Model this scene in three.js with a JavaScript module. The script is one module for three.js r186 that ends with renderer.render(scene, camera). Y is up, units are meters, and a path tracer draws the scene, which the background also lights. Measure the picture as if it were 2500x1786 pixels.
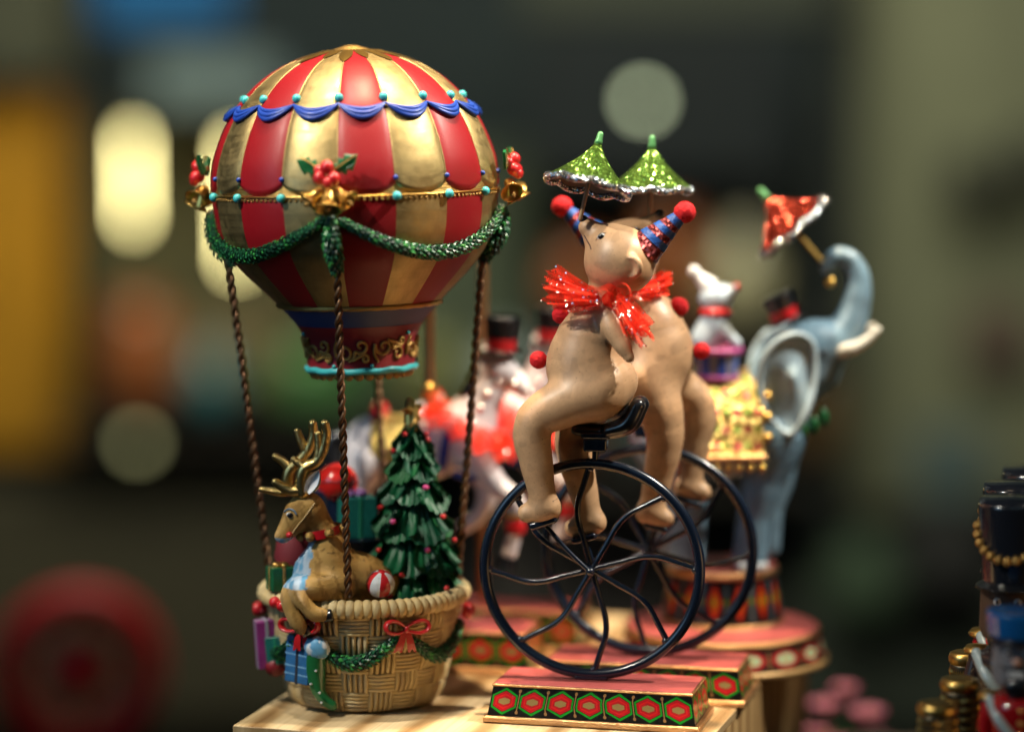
import * as THREE from 'three';
import { mergeGeometries } from 'three/addons/utils/BufferGeometryUtils.js';
import { RoundedBoxGeometry } from 'three/addons/geometries/RoundedBoxGeometry.js';
import { RectAreaLightUniformsLib } from 'three/addons/lights/RectAreaLightUniformsLib.js';

// ---------------------------------------------------------------- camera, light, exposure
const scene = new THREE.Scene();
scene.background = new THREE.Color().setRGB(0.0045, 0.006, 0.0062);
const camera = new THREE.PerspectiveCamera(16, 1024 / 731, 0.05, 40);
camera.position.set(0, 0.2844, 1.2317);
camera.rotation.x = -5.752 * Math.PI / 180;
camera.focus = 1.194;
camera.userData.fStop = 1.75;
const renderer = new THREE.WebGLRenderer({ antialias: true });
renderer.setSize(1024, 731);
renderer.toneMapping = THREE.LinearToneMapping;
renderer.toneMappingExposure = 1.18;
renderer.shadowMap.enabled = true;
RectAreaLightUniformsLib.init();

const spots = [];
function spot(x, y, z, tx, ty, tz, color, intensity, angle, soft) {
  const l = new THREE.SpotLight(color, intensity, 0, angle, 0.6, 2);
  l.position.set(x, y, z); l.target.position.set(tx, ty, tz);
  l.castShadow = true; l.shadow.radius = soft; l.shadow.mapSize.set(2048, 2048); l.shadow.camera.near = 0.02; l.shadow.camera.far = 6;
  scene.add(l, l.target); spots.push(l); return l;
}
function area(x, y, z, tx, ty, tz, w, h, color, intensity) {
  const l = new THREE.RectAreaLight(color, intensity, w, h);
  l.position.set(x, y, z); l.lookAt(tx, ty, tz); scene.add(l); return l;
}
const KEY = new THREE.Color().setRGB(1, 0.92, 0.77), COOL = new THREE.Color().setRGB(0.36, 0.68, 1), WARM = new THREE.Color().setRGB(1, 0.55, 0.2), SOFT = new THREE.Color().setRGB(0.6, 0.95, 1), WARMWHITE = new THREE.Color().setRGB(1, 0.74, 0.46), ROOM = new THREE.Color().setRGB(0.94, 0.96, 0.76);
spot(-0.20, 1.14, 0.14, -0.072, 0.2, 0.0, KEY, 1.6, 0.26, 0.8);          // shop spotlight straight above the balloon
spot(-0.58, 0.90, 0.44, -0.02, 0.14, 0.0, KEY, 2.8, 0.28, 0.6);          // shop spotlight from the left
spot(0.66, 0.98, 0.10, 0.03, 0.17, 0.0, KEY, 5.4, 0.24, 0.5);            // shop spotlight from the right
spot(0.03, 1.15, 0.03, 0.01, 0.10, -0.10, WARMWHITE, 6.5, 0.26, 0.7);   // shop spotlight over the back row
area(-1.0, 0.5, 0.7, -0.05, 0.12, 0, 0.4, 0.5, COOL, 2.8);               // cool shop-window light on the left
area(0.25, 1.35, 1.5, 0, 0.15, 0, 1.2, 0.6, SOFT, 0.24);                  // soft glow of the shop front behind the camera
area(0.8, 0.0, 0.45, -0.05, 0.2, 0, 0.35, 0.3, WARM, 2.3);              // warm lamp of the neighbouring stall, low on the right
area(0.1, 2.0, -1.4, 0.1, 0.2, -3.8, 2.4, 1.2, ROOM, 8);                // ceiling panel over the back of the shop

// ---------------------------------------------------------------- helpers
let seed = 20241;
const rnd = () => { seed = (seed + 0x6d2b79f5) | 0; let t = Math.imul(seed ^ (seed >>> 15), 1 | seed); t = (t + Math.imul(t ^ (t >>> 7), 61 | t)) ^ t; return ((t ^ (t >>> 14)) >>> 0) / 4294967296; };
const rr = (a, b) => a + (b - a) * rnd();
const PI = Math.PI, TAU = PI * 2, DEG = PI / 180, { clamp, lerp, smoothstep } = THREE.MathUtils;
const V = (x, y, z = 0) => new THREE.Vector3(x, y, z);
const rgb = (r, g, b) => new THREE.Color().setRGB(r, g, b);
const hash = (x, y, z) => { let h = Math.imul(x | 0, 374761393) ^ Math.imul(y | 0, 668265263) ^ Math.imul(z | 0, 2147483647 ^ 1274126177); h = Math.imul(h ^ (h >>> 13), 1274126177); return ((h ^ (h >>> 16)) >>> 0) / 4294967296; };
const noise = (x, y, z = 0) => {
  const xi = Math.floor(x), yi = Math.floor(y), zi = Math.floor(z), s = (t) => t * t * (3 - 2 * t), u = s(x - xi), v = s(y - yi), w = s(z - zi);
  const L = (a, b, t) => a + (b - a) * t, h = (a, b, c) => hash(xi + a, yi + b, zi + c);
  return L(L(L(h(0, 0, 0), h(1, 0, 0), u), L(h(0, 1, 0), h(1, 1, 0), u), v), L(L(h(0, 0, 1), h(1, 0, 1), u), L(h(0, 1, 1), h(1, 1, 1), u), v), w);
};
const fbm = (x, y, z = 0, o = 4) => { let s = 0, a = 0.5; for (let i = 0; i < o; i++) { s += a * noise(x, y, z); x *= 2.03; y *= 2.03; z *= 2.03; a *= 0.5; } return s / (1 - Math.pow(0.5, o)); };
const table = (rows) => (x) => {          // smooth lookup through rows of [x, value]
  if (x <= rows[0][0]) return rows[0][1];
  for (let i = 1; i < rows.length; i++) if (x <= rows[i][0]) {
    const [x0, y0] = rows[i - 1], [x1, y1] = rows[i], m = (a, b) => (b[1] - a[1]) / (b[0] - a[0]), d = (y1 - y0) / (x1 - x0);
    const m0 = i > 1 ? (d + m(rows[i - 2], rows[i - 1])) / 2 : d, m1 = i < rows.length - 1 ? (d + m(rows[i], rows[i + 1])) / 2 : d, h = x1 - x0, t = (x - x0) / h;
    return (2 * t ** 3 - 3 * t * t + 1) * y0 + (t ** 3 - 2 * t * t + t) * h * m0 + (3 * t * t - 2 * t ** 3) * y1 + (t ** 3 - t * t) * h * m1;
  }
  return rows[rows.length - 1][1];
};

const taken = new Map();
function numbered(name) { const n = taken.get(name) || 0; taken.set(name, n + 1); return n ? name + '_' + String(n).padStart(3, '0') : name; }
function thing(name, label, category, [x, y, z], scale = 1, turn = 0, group) {
  const o = new THREE.Group(); o.name = numbered(name); o.position.set(x, y, z); o.scale.set(scale, scale, scale); o.rotation.y = turn;
  o.userData = { label, category }; if (group) o.userData.group = group;
  scene.add(o); return o;
}
function part(parent, name, geo, mat, p, r, s) {
  const m = new THREE.Mesh(geo, mat); m.name = name; m.castShadow = m.receiveShadow = true;
  if (p) m.position.copy(p); if (r) m.rotation.set(r.x, r.y, r.z); if (s !== undefined) (typeof s === 'number' ? m.scale.setScalar(s) : m.scale.copy(s));
  parent.add(m); return m;
}
function sub(parent, name, p, r) { const g = new THREE.Group(); g.name = name; if (p) g.position.copy(p); if (r) g.rotation.set(r.x, r.y, r.z); parent.add(g); return g; }
function structure(name, geo, mat, p, r) { const m = part(scene, name, geo, mat, p, r); m.userData.kind = 'structure'; return m; }
const place = (geo, p, r, s) => { const m = new THREE.Matrix4().compose(p || V(0, 0, 0), new THREE.Quaternion().setFromEuler(new THREE.Euler(r ? r.x : 0, r ? r.y : 0, r ? r.z : 0)), s === undefined ? V(1, 1, 1) : typeof s === 'number' ? V(s, s, s) : s); return geo.applyMatrix4(m); };
const flat = (g) => (g.index ? g.toNonIndexed() : g);
const join = (list) => mergeGeometries(list.map((g) => { const n = flat(g); for (const k of Object.keys(n.attributes)) if (!['position', 'normal', 'uv', 'color'].includes(k)) n.deleteAttribute(k); return n; }));
const up = V(0, 1, 0);
function aim(geo, dir, p) { const q = new THREE.Quaternion().setFromUnitVectors(up, dir.clone().normalize()); return geo.applyMatrix4(new THREE.Matrix4().compose(p || V(0, 0, 0), q, V(1, 1, 1))); }

// a grid surface: f(u, v) -> Vector3, u and v in 0..1
function grid(nu, nv, f, opt = {}) {
  const P = [], T = [], I = [];
  for (let j = 0; j <= nv; j++) for (let i = 0; i <= nu; i++) { const p = f(i / nu, j / nv); P.push(p.x, p.y, p.z); T.push((opt.su || 1) * i / nu, (opt.sv || 1) * j / nv); }
  const w = nu + 1;
  for (let j = 0; j < nv; j++) for (let i = 0; i < nu; i++) { const a = j * w + i; if (opt.flip) I.push(a, a + w, a + 1, a + 1, a + w, a + w + 1); else I.push(a, a + 1, a + w, a + 1, a + w + 1, a + w); }
  const g = new THREE.BufferGeometry(); g.setAttribute('position', new THREE.Float32BufferAttribute(P, 3)); g.setAttribute('uv', new THREE.Float32BufferAttribute(T, 2)); g.setIndex(I); g.computeVertexNormals();
  if (opt.wrapU) { const n = g.attributes.normal; for (let j = 0; j <= nv; j++) { const a = j * w, b = a + nu, m = V(n.getX(a) + n.getX(b), n.getY(a) + n.getY(b), n.getZ(a) + n.getZ(b)).normalize(); n.setXYZ(a, m.x, m.y, m.z); n.setXYZ(b, m.x, m.y, m.z); } }
  return g;
}
// a tube through points, r a number or r(t); rounded ends
function tube(pts, r, n = 32, k = 8, closed = false, uvLen = 1) {
  const c = new THREE.CatmullRomCurve3(pts, closed, 'centripetal'), fr = c.computeFrenetFrames(n, closed), R = typeof r === 'function' ? r : () => r, P = [], N = [], T = [], I = [], rings = [];
  if (!closed) rings.push([0, -0.9, 0.35], [0, -0.6, 0.75]);
  for (let i = 0; i <= n; i++) rings.push([i / n, 0, 1]);
  if (!closed) rings.push([1, 0.6, 0.75], [1, 0.9, 0.35]);
  rings.forEach(([t, off, sc]) => {
    const i = Math.round(t * n), p = c.getPointAt(t), rad = R(t);
    p.addScaledVector(fr.tangents[i], off * rad);
    for (let j = 0; j <= k; j++) { const a = j / k * TAU, d = fr.normals[i].clone().multiplyScalar(Math.cos(a)).addScaledVector(fr.binormals[i], Math.sin(a)); P.push(p.x + d.x * rad * sc, p.y + d.y * rad * sc, p.z + d.z * rad * sc); d.multiplyScalar(sc).addScaledVector(fr.tangents[i], off).normalize(); N.push(d.x, d.y, d.z); T.push(t * uvLen, j / k); }
  });
  const w = k + 1;
  for (let i = 0; i < rings.length - 1; i++) for (let j = 0; j < k; j++) { const a = i * w + j; I.push(a, a + 1, a + w, a + 1, a + w + 1, a + w); }
  if (!closed) for (const [i, s] of [[0, -1], [n, 1]]) {
    const m = P.length / 3, p = c.getPointAt(i / n).addScaledVector(fr.tangents[i], s * R(i / n)), base = (s < 0 ? 0 : rings.length - 1) * w; P.push(p.x, p.y, p.z); N.push(fr.tangents[i].x * s, fr.tangents[i].y * s, fr.tangents[i].z * s); T.push(i / n * uvLen, 0);
    for (let j = 0; j < k; j++) s < 0 ? I.push(m, base + j + 1, base + j) : I.push(m, base + j, base + j + 1);
  }
  const g = new THREE.BufferGeometry(); g.setAttribute('position', new THREE.Float32BufferAttribute(P, 3)); g.setAttribute('normal', new THREE.Float32BufferAttribute(N, 3)); g.setAttribute('uv', new THREE.Float32BufferAttribute(T, 2)); g.setIndex(I); return g;
}
const lathe = (pts, n = 32) => new THREE.LatheGeometry(pts.map(([r, y]) => new THREE.Vector2(Math.max(r, 0.0001), y)), n);
const ball = (r, n = 16) => new THREE.SphereGeometry(r, n, Math.max(8, n * 0.7 | 0));
const slab = (w, h, d, r = 2, n = 2) => new RoundedBoxGeometry(w, h, d, n, Math.min(r, w / 2.05, h / 2.05, d / 2.05));

// distance fields meshed with surface nets
const capsule = (a, ra, b, rb) => { const d = [b[0] - a[0], b[1] - a[1], b[2] - a[2]], q = d[0] * d[0] + d[1] * d[1] + d[2] * d[2] || 1e-9; return (x, y, z) => { const px = x - a[0], py = y - a[1], pz = z - a[2], t = clamp((px * d[0] + py * d[1] + pz * d[2]) / q, 0, 1); return Math.hypot(px - d[0] * t, py - d[1] * t, pz - d[2] * t) - (ra + (rb - ra) * t); }; };
const egg = (c, r, turn = 0) => { const co = Math.cos(turn), si = Math.sin(turn), m = Math.min(...r); return (x, y, z) => { const dx = x - c[0], dy = y - c[1], a = (dx * co + dy * si) / r[0], b = (-dx * si + dy * co) / r[1], e = (z - c[2]) / r[2], k = Math.hypot(a, b, e); return (k - 1) * m * (k > 1 ? 1.15 : 1); }; };
const smin = (a, b, k) => { const h = Math.max(k - Math.abs(a - b), 0) / k; return Math.min(a, b) - h * h * k * 0.25; };
const union = (fs, k) => (x, y, z) => { let d = 1e9; for (const f of fs) d = smin(d, f(x, y, z), k); return d; };
function limb(rows, k = 11) {   // a smooth tapered limb through joints [x, y, z, radius]
  const c = new THREE.CatmullRomCurve3(rows.map((r) => V(r[0], r[1], r[2])), false, 'centripetal'), n = (rows.length - 1) * k, out = [];
  const at = (t) => { const p = c.getPoint(t), s = t * (rows.length - 1), i = Math.min(rows.length - 2, Math.floor(s)), f = s - i, w = f * f * (3 - 2 * f); return [p.x, p.y, p.z, lerp(rows[i][3], rows[i + 1][3], w * 0.6 + f * 0.4)]; };
  for (let i = 0; i < n; i++) { const a = at(i / n), b = at((i + 1) / n); out.push(capsule(a.slice(0, 3), a[3], b.slice(0, 3), b[3])); }
  return (x, y, z) => { let d = 1e9; for (const f of out) d = Math.min(d, f(x, y, z)); return d; };
}
function chain(rows) { const out = []; for (let i = 1; i < rows.length; i++) out.push(capsule(rows[i - 1].slice(0, 3), rows[i - 1][3], rows[i].slice(0, 3), rows[i][3])); return out; }
function mesher(f, lo, hi, h, uvScale = 0.01) {
  const n = [0, 1, 2].map((i) => Math.ceil((hi[i] - lo[i]) / h) + 1), [nx, ny, nz] = n, F = new Float32Array(nx * ny * nz), at = (i, j, k) => (k * ny + j) * nx + i;
  const B = 4, far = h * B * 1.6;   // blocks far from the surface get one value
  for (let k0 = 0; k0 < nz; k0 += B) for (let j0 = 0; j0 < ny; j0 += B) for (let i0 = 0; i0 < nx; i0 += B) {
    const c = f(lo[0] + (i0 + 1.5) * h, lo[1] + (j0 + 1.5) * h, lo[2] + (k0 + 1.5) * h), skip = Math.abs(c) > far;
    for (let k = k0; k < Math.min(k0 + B, nz); k++) for (let j = j0; j < Math.min(j0 + B, ny); j++) for (let i = i0; i < Math.min(i0 + B, nx); i++) F[at(i, j, k)] = skip ? c : f(lo[0] + i * h, lo[1] + j * h, lo[2] + k * h);
  }
  const P = [], I = [], id = new Int32Array(nx * ny * nz).fill(-1), C = [[0, 0, 0], [1, 0, 0], [0, 1, 0], [1, 1, 0], [0, 0, 1], [1, 0, 1], [0, 1, 1], [1, 1, 1]], E = [[0, 1], [2, 3], [4, 5], [6, 7], [0, 2], [1, 3], [4, 6], [5, 7], [0, 4], [1, 5], [2, 6], [3, 7]];
  for (let k = 0; k < nz - 1; k++) for (let j = 0; j < ny - 1; j++) for (let i = 0; i < nx - 1; i++) {
    const v = C.map((c) => F[at(i + c[0], j + c[1], k + c[2])]); let s = 0; for (const q of v) if (q < 0) s++;
    if (!s || s === 8) continue;
    let x = 0, y = 0, z = 0, m = 0;
    for (const [a, b] of E) if ((v[a] < 0) !== (v[b] < 0)) { const t = v[a] / (v[a] - v[b]); x += C[a][0] + (C[b][0] - C[a][0]) * t; y += C[a][1] + (C[b][1] - C[a][1]) * t; z += C[a][2] + (C[b][2] - C[a][2]) * t; m++; }
    id[at(i, j, k)] = P.length / 3; P.push(lo[0] + (i + x / m) * h, lo[1] + (j + y / m) * h, lo[2] + (k + z / m) * h);
  }
  const quad = (a, b, c, d, fl) => { if (a < 0 || b < 0 || c < 0 || d < 0) return; fl ? I.push(a, b, c, a, c, d) : I.push(a, c, b, a, d, c); };
  for (let k = 1; k < nz - 1; k++) for (let j = 1; j < ny - 1; j++) for (let i = 1; i < nx - 1; i++) {
    const s = F[at(i, j, k)] < 0;
    if (s !== F[at(i + 1, j, k)] < 0) quad(id[at(i, j - 1, k - 1)], id[at(i, j, k - 1)], id[at(i, j, k)], id[at(i, j - 1, k)], s);
    if (s !== F[at(i, j + 1, k)] < 0) quad(id[at(i - 1, j, k - 1)], id[at(i - 1, j, k)], id[at(i, j, k)], id[at(i, j, k - 1)], s);
    if (s !== F[at(i, j, k + 1)] < 0) quad(id[at(i - 1, j - 1, k)], id[at(i, j - 1, k)], id[at(i, j, k)], id[at(i - 1, j, k)], s);
  }
  const N = new Float32Array(P.length), T = new Float32Array(P.length / 3 * 2), e = h * 0.4;
  for (let q = 0; q < P.length; q += 3) {
    const [x, y, z] = [P[q], P[q + 1], P[q + 2]], g = V(f(x + e, y, z) - f(x - e, y, z), f(x, y + e, z) - f(x, y - e, z), f(x, y, z + e) - f(x, y, z - e)).normalize();
    N.set([g.x, g.y, g.z], q); T.set([(x + 0.35 * z) * uvScale, (y + 0.2 * z) * uvScale], q / 3 * 2);
  }
  const g = new THREE.BufferGeometry(); g.setAttribute('position', new THREE.Float32BufferAttribute(P, 3)); g.setAttribute('normal', new THREE.BufferAttribute(N, 3)); g.setAttribute('uv', new THREE.BufferAttribute(T, 2)); g.setIndex(I); return g;
}
const faceZ = (f, x, y, z0 = 400) => { let z = z0; for (let i = 0; i < 200; i++) { const d = f(x, y, z); if (d < 0.3) break; z -= Math.max(d * 0.7, 0.3); } return z; };   // where a ray from the front meets a field
function tint(geo, fn) {
  const p = geo.attributes.position, c = new Float32Array(p.count * 3), o = [0, 0, 0];
  for (let i = 0; i < p.count; i++) { fn(p.getX(i), p.getY(i), p.getZ(i), o); c.set(o, i * 3); }
  geo.setAttribute('color', new THREE.BufferAttribute(c, 3)); return geo;
}
const plain = (geo, col) => tint(geo, (x, y, z, o) => { o[0] = col.r; o[1] = col.g; o[2] = col.b; });

// ---------------------------------------------------------------- computed textures
function texture(w, h, fn, { srgb = false, repeat, nearest } = {}) {
  const d = new Uint8Array(w * h * 4);
  for (let y = 0; y < h; y++) for (let x = 0; x < w; x++) { const c = fn(x / w, y / h, x, y), q = (y * w + x) * 4; for (let k = 0; k < 3; k++) d[q + k] = clamp(Math.round((typeof c === 'number' ? c : c[k]) * 255), 0, 255); d[q + 3] = 255; }
  const t = new THREE.DataTexture(d, w, h); t.magFilter = nearest ? THREE.NearestFilter : THREE.LinearFilter; t.minFilter = THREE.LinearFilter; t.wrapS = t.wrapT = THREE.RepeatWrapping; if (srgb) t.colorSpace = THREE.SRGBColorSpace; if (repeat) t.repeat.set(...repeat); t.needsUpdate = true; return t;
}
const tileNoise = (u, v, n, s = 0) => { const x = u * n, y = v * n, xi = Math.floor(x), yi = Math.floor(y), q = (t) => t * t * (3 - 2 * t), a = q(x - xi), b = q(y - yi), H = (i, j) => hash(((xi + i) % n + n) % n, ((yi + j) % n + n) % n, s); return lerp(lerp(H(0, 0), H(1, 0), a), lerp(H(0, 1), H(1, 1), a), b); };
const TX = {
  grain: texture(256, 256, (u, v) => 0.5 * tileNoise(u, v, 16, 1) + 0.3 * tileNoise(u, v, 64, 2) + 0.2 * tileNoise(u, v, 128, 3)),
  mottle: texture(256, 256, (u, v) => 0.55 + 0.45 * (0.6 * tileNoise(u, v, 5, 4) + 0.25 * tileNoise(u, v, 20, 5) + 0.15 * tileNoise(u, v, 90, 6))),
  pits: texture(512, 512, (u, v, x, y) => { const n = tileNoise(u, v, 256, 7); return n > 0.93 ? 0.15 : 0.75 + 0.15 * tileNoise(u, v, 60, 8); }),
  brushed: texture(256, 256, (u, v) => { const x = u * 6, a = tileNoise(u, v, 128, 9), s = tileNoise((u * 1) % 1, v, 8, 10); return 0.42 + 0.16 * hash(0, v * 128 | 0, 11) + 0.12 * a + 0.2 * s + 0 * x; }),
  flake: texture(256, 256, (u, v, x, y) => { const h = hash(x >> 2, y >> 2, 23); return 0.35 + 0.65 * h; }, { nearest: true }),
  fur: texture(512, 512, (u, v) => { const w = 0.02 * Math.sin(TAU * (u + 2 * v)) + 0.03 * (tileNoise(u, v, 5, 12) - 0.5), a = u + w + v, x = ((a * 60) % 1 + 1) % 1; return (0.35 + 0.65 * Math.abs(x - 0.5) * 2) * (0.5 + 0.5 * tileNoise(((u + w + v) % 1 + 1) % 1, v, 40, 14)); }),
  glitter: texture(256, 256, (u, v, x, y) => { const i = x >> 2, j = y >> 2, a = hash(i, j, 21) * TAU, s = Math.pow(hash(i, j, 22), 0.7) * 0.75; return [0.5 + 0.5 * s * Math.cos(a), 0.5 + 0.5 * s * Math.sin(a), 0.5 + 0.5 * Math.sqrt(1 - s * s)]; }, { nearest: true }),
  net: texture(256, 256, (u, v) => { const n = 20, a = u * n, b = v * n, row = Math.floor(b), x = ((a + (row & 1) * 0.5) % 1) - 0.5, y = (b % 1) - 0.5, d = Math.hypot(x, y); return d < 0.37 ? 0.03 : 1; }),
};
TX.bear = texture(512, 512, (u, v) => { const b = 0.86 + 0.14 * (0.5 * tileNoise(u, v, 6, 31) + 0.3 * tileNoise(u, v, 24, 32) + 0.2 * tileNoise(u, v, 100, 33)), s = tileNoise(u, v, 70, 34) > 0.955 ? 0.55 : 1, w = tileNoise(u, v, 9, 35) > 0.7 ? 0.94 : 1; return [b * s * w, b * s * w * 0.985, b * s * w * 0.96]; }, { srgb: true });

// ---------------------------------------------------------------- materials
const scaled = (t, x, y) => { const c = t.clone(); c.repeat.set(x, y); c.needsUpdate = true; return c; };
const mat = (o) => { const { c, ...q } = o; return new THREE.MeshPhysicalMaterial({ color: Array.isArray(c) ? rgb(...c) : c || 0xffffff, roughness: 0.5, ...q }); };
const M = {
  red: mat({ c: [0.24, 0.004, 0.009], roughness: 0.46, specularIntensity: 0.6, clearcoat: 0.12, clearcoatRoughness: 0.35, roughnessMap: null, bumpMap: TX.pits, bumpScale: 0.00012 }),
  gold: mat({ c: [0.47, 0.36, 0.165], map: TX.mottle, metalness: 1, roughness: 0.74, roughnessMap: TX.brushed, bumpMap: TX.pits, bumpScale: 0.0001 }),
  brightGold: mat({ c: [0.78, 0.5, 0.14], metalness: 1, roughness: 0.3 }),
  antler: mat({ c: [0.54, 0.4, 0.16], metalness: 1, roughness: 0.3, bumpMap: TX.grain, bumpScale: 0.00025 }),
  oldGold: mat({ c: [0.45, 0.28, 0.09], metalness: 0.9, roughness: 0.42, bumpMap: TX.grain, bumpScale: 0.0004 }),
  blue: mat({ c: [0.012, 0.05, 0.32], roughness: 0.38 }),
  navy: mat({ c: [0.012, 0.035, 0.15], roughness: 0.42, bumpMap: TX.pits, bumpScale: 0.0001 }),
  turquoise: mat({ c: [0.05, 0.42, 0.45], roughness: 0.35 }),
  maroon: mat({ c: [0.2, 0.012, 0.018], roughness: 0.4, bumpMap: TX.pits, bumpScale: 0.0001 }),
  leaf: mat({ vertexColors: true, roughness: 0.42, clearcoat: 0.12, clearcoatRoughness: 0.3 }),
  leafGreen: mat({ c: [0.012, 0.13, 0.04], roughness: 0.3, clearcoat: 0.4 }),
  berry: mat({ c: [0.5, 0.015, 0.02], roughness: 0.28, clearcoat: 0.5 }),
  rope: mat({ c: [0.16, 0.085, 0.045], metalness: 0.85, roughness: 0.4 }),
  wicker: mat({ vertexColors: true, roughness: 0.5, bumpMap: TX.grain, bumpScale: 0.0004 }),
  deer: mat({ vertexColors: true, roughness: 0.5, bumpMap: TX.fur, bumpScale: 0.0004 }),
  white: mat({ c: [0.72, 0.74, 0.76], roughness: 0.5, bumpMap: TX.grain, bumpScale: 0.0004 }),
  black: mat({ c: [0.006, 0.007, 0.01], roughness: 0.3, clearcoat: 0.4, clearcoatRoughness: 0.2 }),
  tree: mat({ vertexColors: true, roughness: 0.3, clearcoat: 0.35, clearcoatRoughness: 0.3 }),
  pink: mat({ c: [0.55, 0.06, 0.22], roughness: 0.35 }),
  bear: mat({ c: [0.58, 0.37, 0.22], map: TX.bear, roughness: 0.42, bumpMap: TX.pits, bumpScale: 0.00008, clearcoat: 0.12, clearcoatRoughness: 0.45 }),
  iron: mat({ c: [0.004, 0.009, 0.022], roughness: 0.26, clearcoat: 0.5, clearcoatRoughness: 0.22 }),
  pompom: mat({ c: [0.55, 0.006, 0.012], roughness: 0.9, sheen: 1, sheenColor: rgb(0.8, 0.1, 0.08), sheenRoughness: 0.4 }),
  goldStick: mat({ c: [0.5, 0.33, 0.08], roughness: 0.4, metalness: 0.4 }),
  tulle: mat({ c: [0.9, 0.05, 0.022], roughness: 1, specularIntensity: 0.1, alphaMap: TX.net, transparent: true, side: THREE.DoubleSide, transmission: 0.25, thickness: 0 }),
  sequin: mat({ c: [0.9, 0.85, 0.8], metalness: 1, roughness: 0.25 }),
  greenGlitter: mat({ c: [0.3, 0.56, 0.1], metalness: 0.85, roughness: 0.14, map: TX.flake, normalMap: TX.glitter }),
  silverGlitter: mat({ c: [0.62, 0.7, 0.78], metalness: 0.95, roughness: 0.2, map: scaled(TX.flake, 1, 0.22), normalMap: scaled(TX.glitter, 1, 0.22) }),
  redGlitter: mat({ c: [0.7, 0.09, 0.05], metalness: 0.85, roughness: 0.14, map: TX.flake, normalMap: TX.glitter }),
  roseBase: mat({ c: [0.42, 0.085, 0.08], roughness: 0.45, map: TX.mottle, bumpMap: TX.grain, bumpScale: 0.0003 }),
  copper: mat({ c: [0.62, 0.36, 0.17], metalness: 1, roughness: 0.36, bumpMap: TX.grain, bumpScale: 0.0004 }),
  stick: mat({ c: [0.3, 0.19, 0.1], roughness: 0.55 }),
};

// ---------------------------------------------------------------- the wooden plinth and the back of the shop
const woodTop = texture(1024, 1024, (u, v) => { const w = 0.05 * (fbm(u * 3, v * 1.2, 1) - 0.5), g = Math.abs(((u * 9 + w * 22 + 0.8 * fbm(u * 2, v * 1.4, 5)) % 1) - 0.5) * 2, f = noise(u * 260, v * 6, 3), k = smoothstep(g, 0.35, 1) * 0.75 + 0.25 * f; const st = smoothstep(fbm(u * 5 + 3, v * 5, 9), 0.56, 0.7) * 0.1; return [0.83 - 0.3 * k - st, 0.74 - 0.34 * k - st, 0.58 - 0.34 * k - st]; }, { srgb: true });
const woodSide = texture(1024, 512, (u, v) => { const g = Math.abs(((u * 16 + 0.5 * fbm(u * 9, v * 0.5, 8)) % 1) - 0.5) * 2, f = noise(u * 420, v * 5, 4), k = smoothstep(g, 0.25, 1) * 0.6 + 0.4 * f; return [0.82 - 0.32 * k, 0.69 - 0.33 * k, 0.48 - 0.28 * k]; }, { srgb: true });
const YAW = -16 * DEG, pl = thing('wooden_plinth', 'pale pine display plinth under the balloon, the bears and the elephant', 'plinth', [-0.1289, 0, 0.0558], 1, YAW);
{
  const W = 0.217, D = 0.30, H = 0.13, T = 0.0045;
  const bump = { bumpMap: woodSide, bumpScale: 0.0006 };
  const topMat = mat({ map: woodTop, roughness: 0.55, bumpMap: woodTop, bumpScale: 0.0005 }), sideMat = mat({ map: woodSide, roughness: 0.6, ...bump });
  const box = slab(W, T, D, 0.0008, 2);
  { const p = box.attributes.position, t = box.attributes.uv; for (let i = 0; i < p.count; i++) t.setXY(i, p.getX(i) / 0.22 * 1.0 + 0.5, p.getZ(i) / 0.3 + 0.5); }
  part(pl, 'top_board', box, topMat, V(W / 2, -T / 2 - 0.0002, -D / 2));
  const wall = (name, w, p, ry) => { const g = new THREE.BoxGeometry(w, H, 0.008); const q = g.attributes.position, t = g.attributes.uv; for (let i = 0; i < q.count; i++) t.setXY(i, q.getX(i) / 0.3 + 0.5, q.getY(i) / 0.3); part(pl, name, g, sideMat, p, V(0, ry, 0)); };
  const y = -T - H / 2 - 0.0003;
  wall('side_board', D - 0.0006, V(W - 0.0042, y, -D / 2), PI / 2); wall('side_board', D - 0.0006, V(0.0042, y, -D / 2), PI / 2);
  wall('front_board', W - 0.0175, V(W / 2, y, -0.0044), 0); wall('back_board', W - 0.0175, V(W / 2, y, -D + 0.0044), 0);
}
const matte = (c, o = {}) => mat({ c, roughness: 0.8, map: TX.mottle, ...o });
// everything beyond the plinth stands four and a half metres away; X and Y give places on that wall in metres
const nearer = (m, dz) => { m.position.x *= 1 - dz / 4.54; m.position.y = 0.2844 + (m.position.y - 0.2844) * (1 - dz / 4.54); return m; };
const X = (p) => (p - 1136) * 0.000785, Y = (p) => 0.2844 - (p - 230) * 0.000785, BZ = -3.3;
function board(x0, x1, y0, y1, z, d) { const g = slab(X(x1) - X(x0), Y(y0) - Y(y1), d, 0.008, 1); g.translate((X(x0) + X(x1)) / 2, (Y(y0) + Y(y1)) / 2, z); return g; }
structure('back_wall', (() => { const g = new THREE.BoxGeometry(5, 4, 0.1); g.translate(0, 0, BZ - 0.35); return g; })(), matte([0.008, 0.017, 0.02]));
structure('shop_floor', (() => { const g = new THREE.BoxGeometry(6, 0.1, 5); g.translate(0, -1.15, -1.6); return g; })(), matte([0.035, 0.026, 0.018]));
function single(name, label, category, geo, material, group) { const m = part(scene, numbered(name), geo, material); m.userData = { label, category }; if (group) m.userData.group = group; return m; }
function board2(name, label, cat, x0, x1, y0, y1, dz, depth, col, extra) { const m = single(name, label, cat, board(x0, x1, y0, y1, 0, depth), matte(col, extra)); m.position.z = BZ + dz; return m; }
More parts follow.
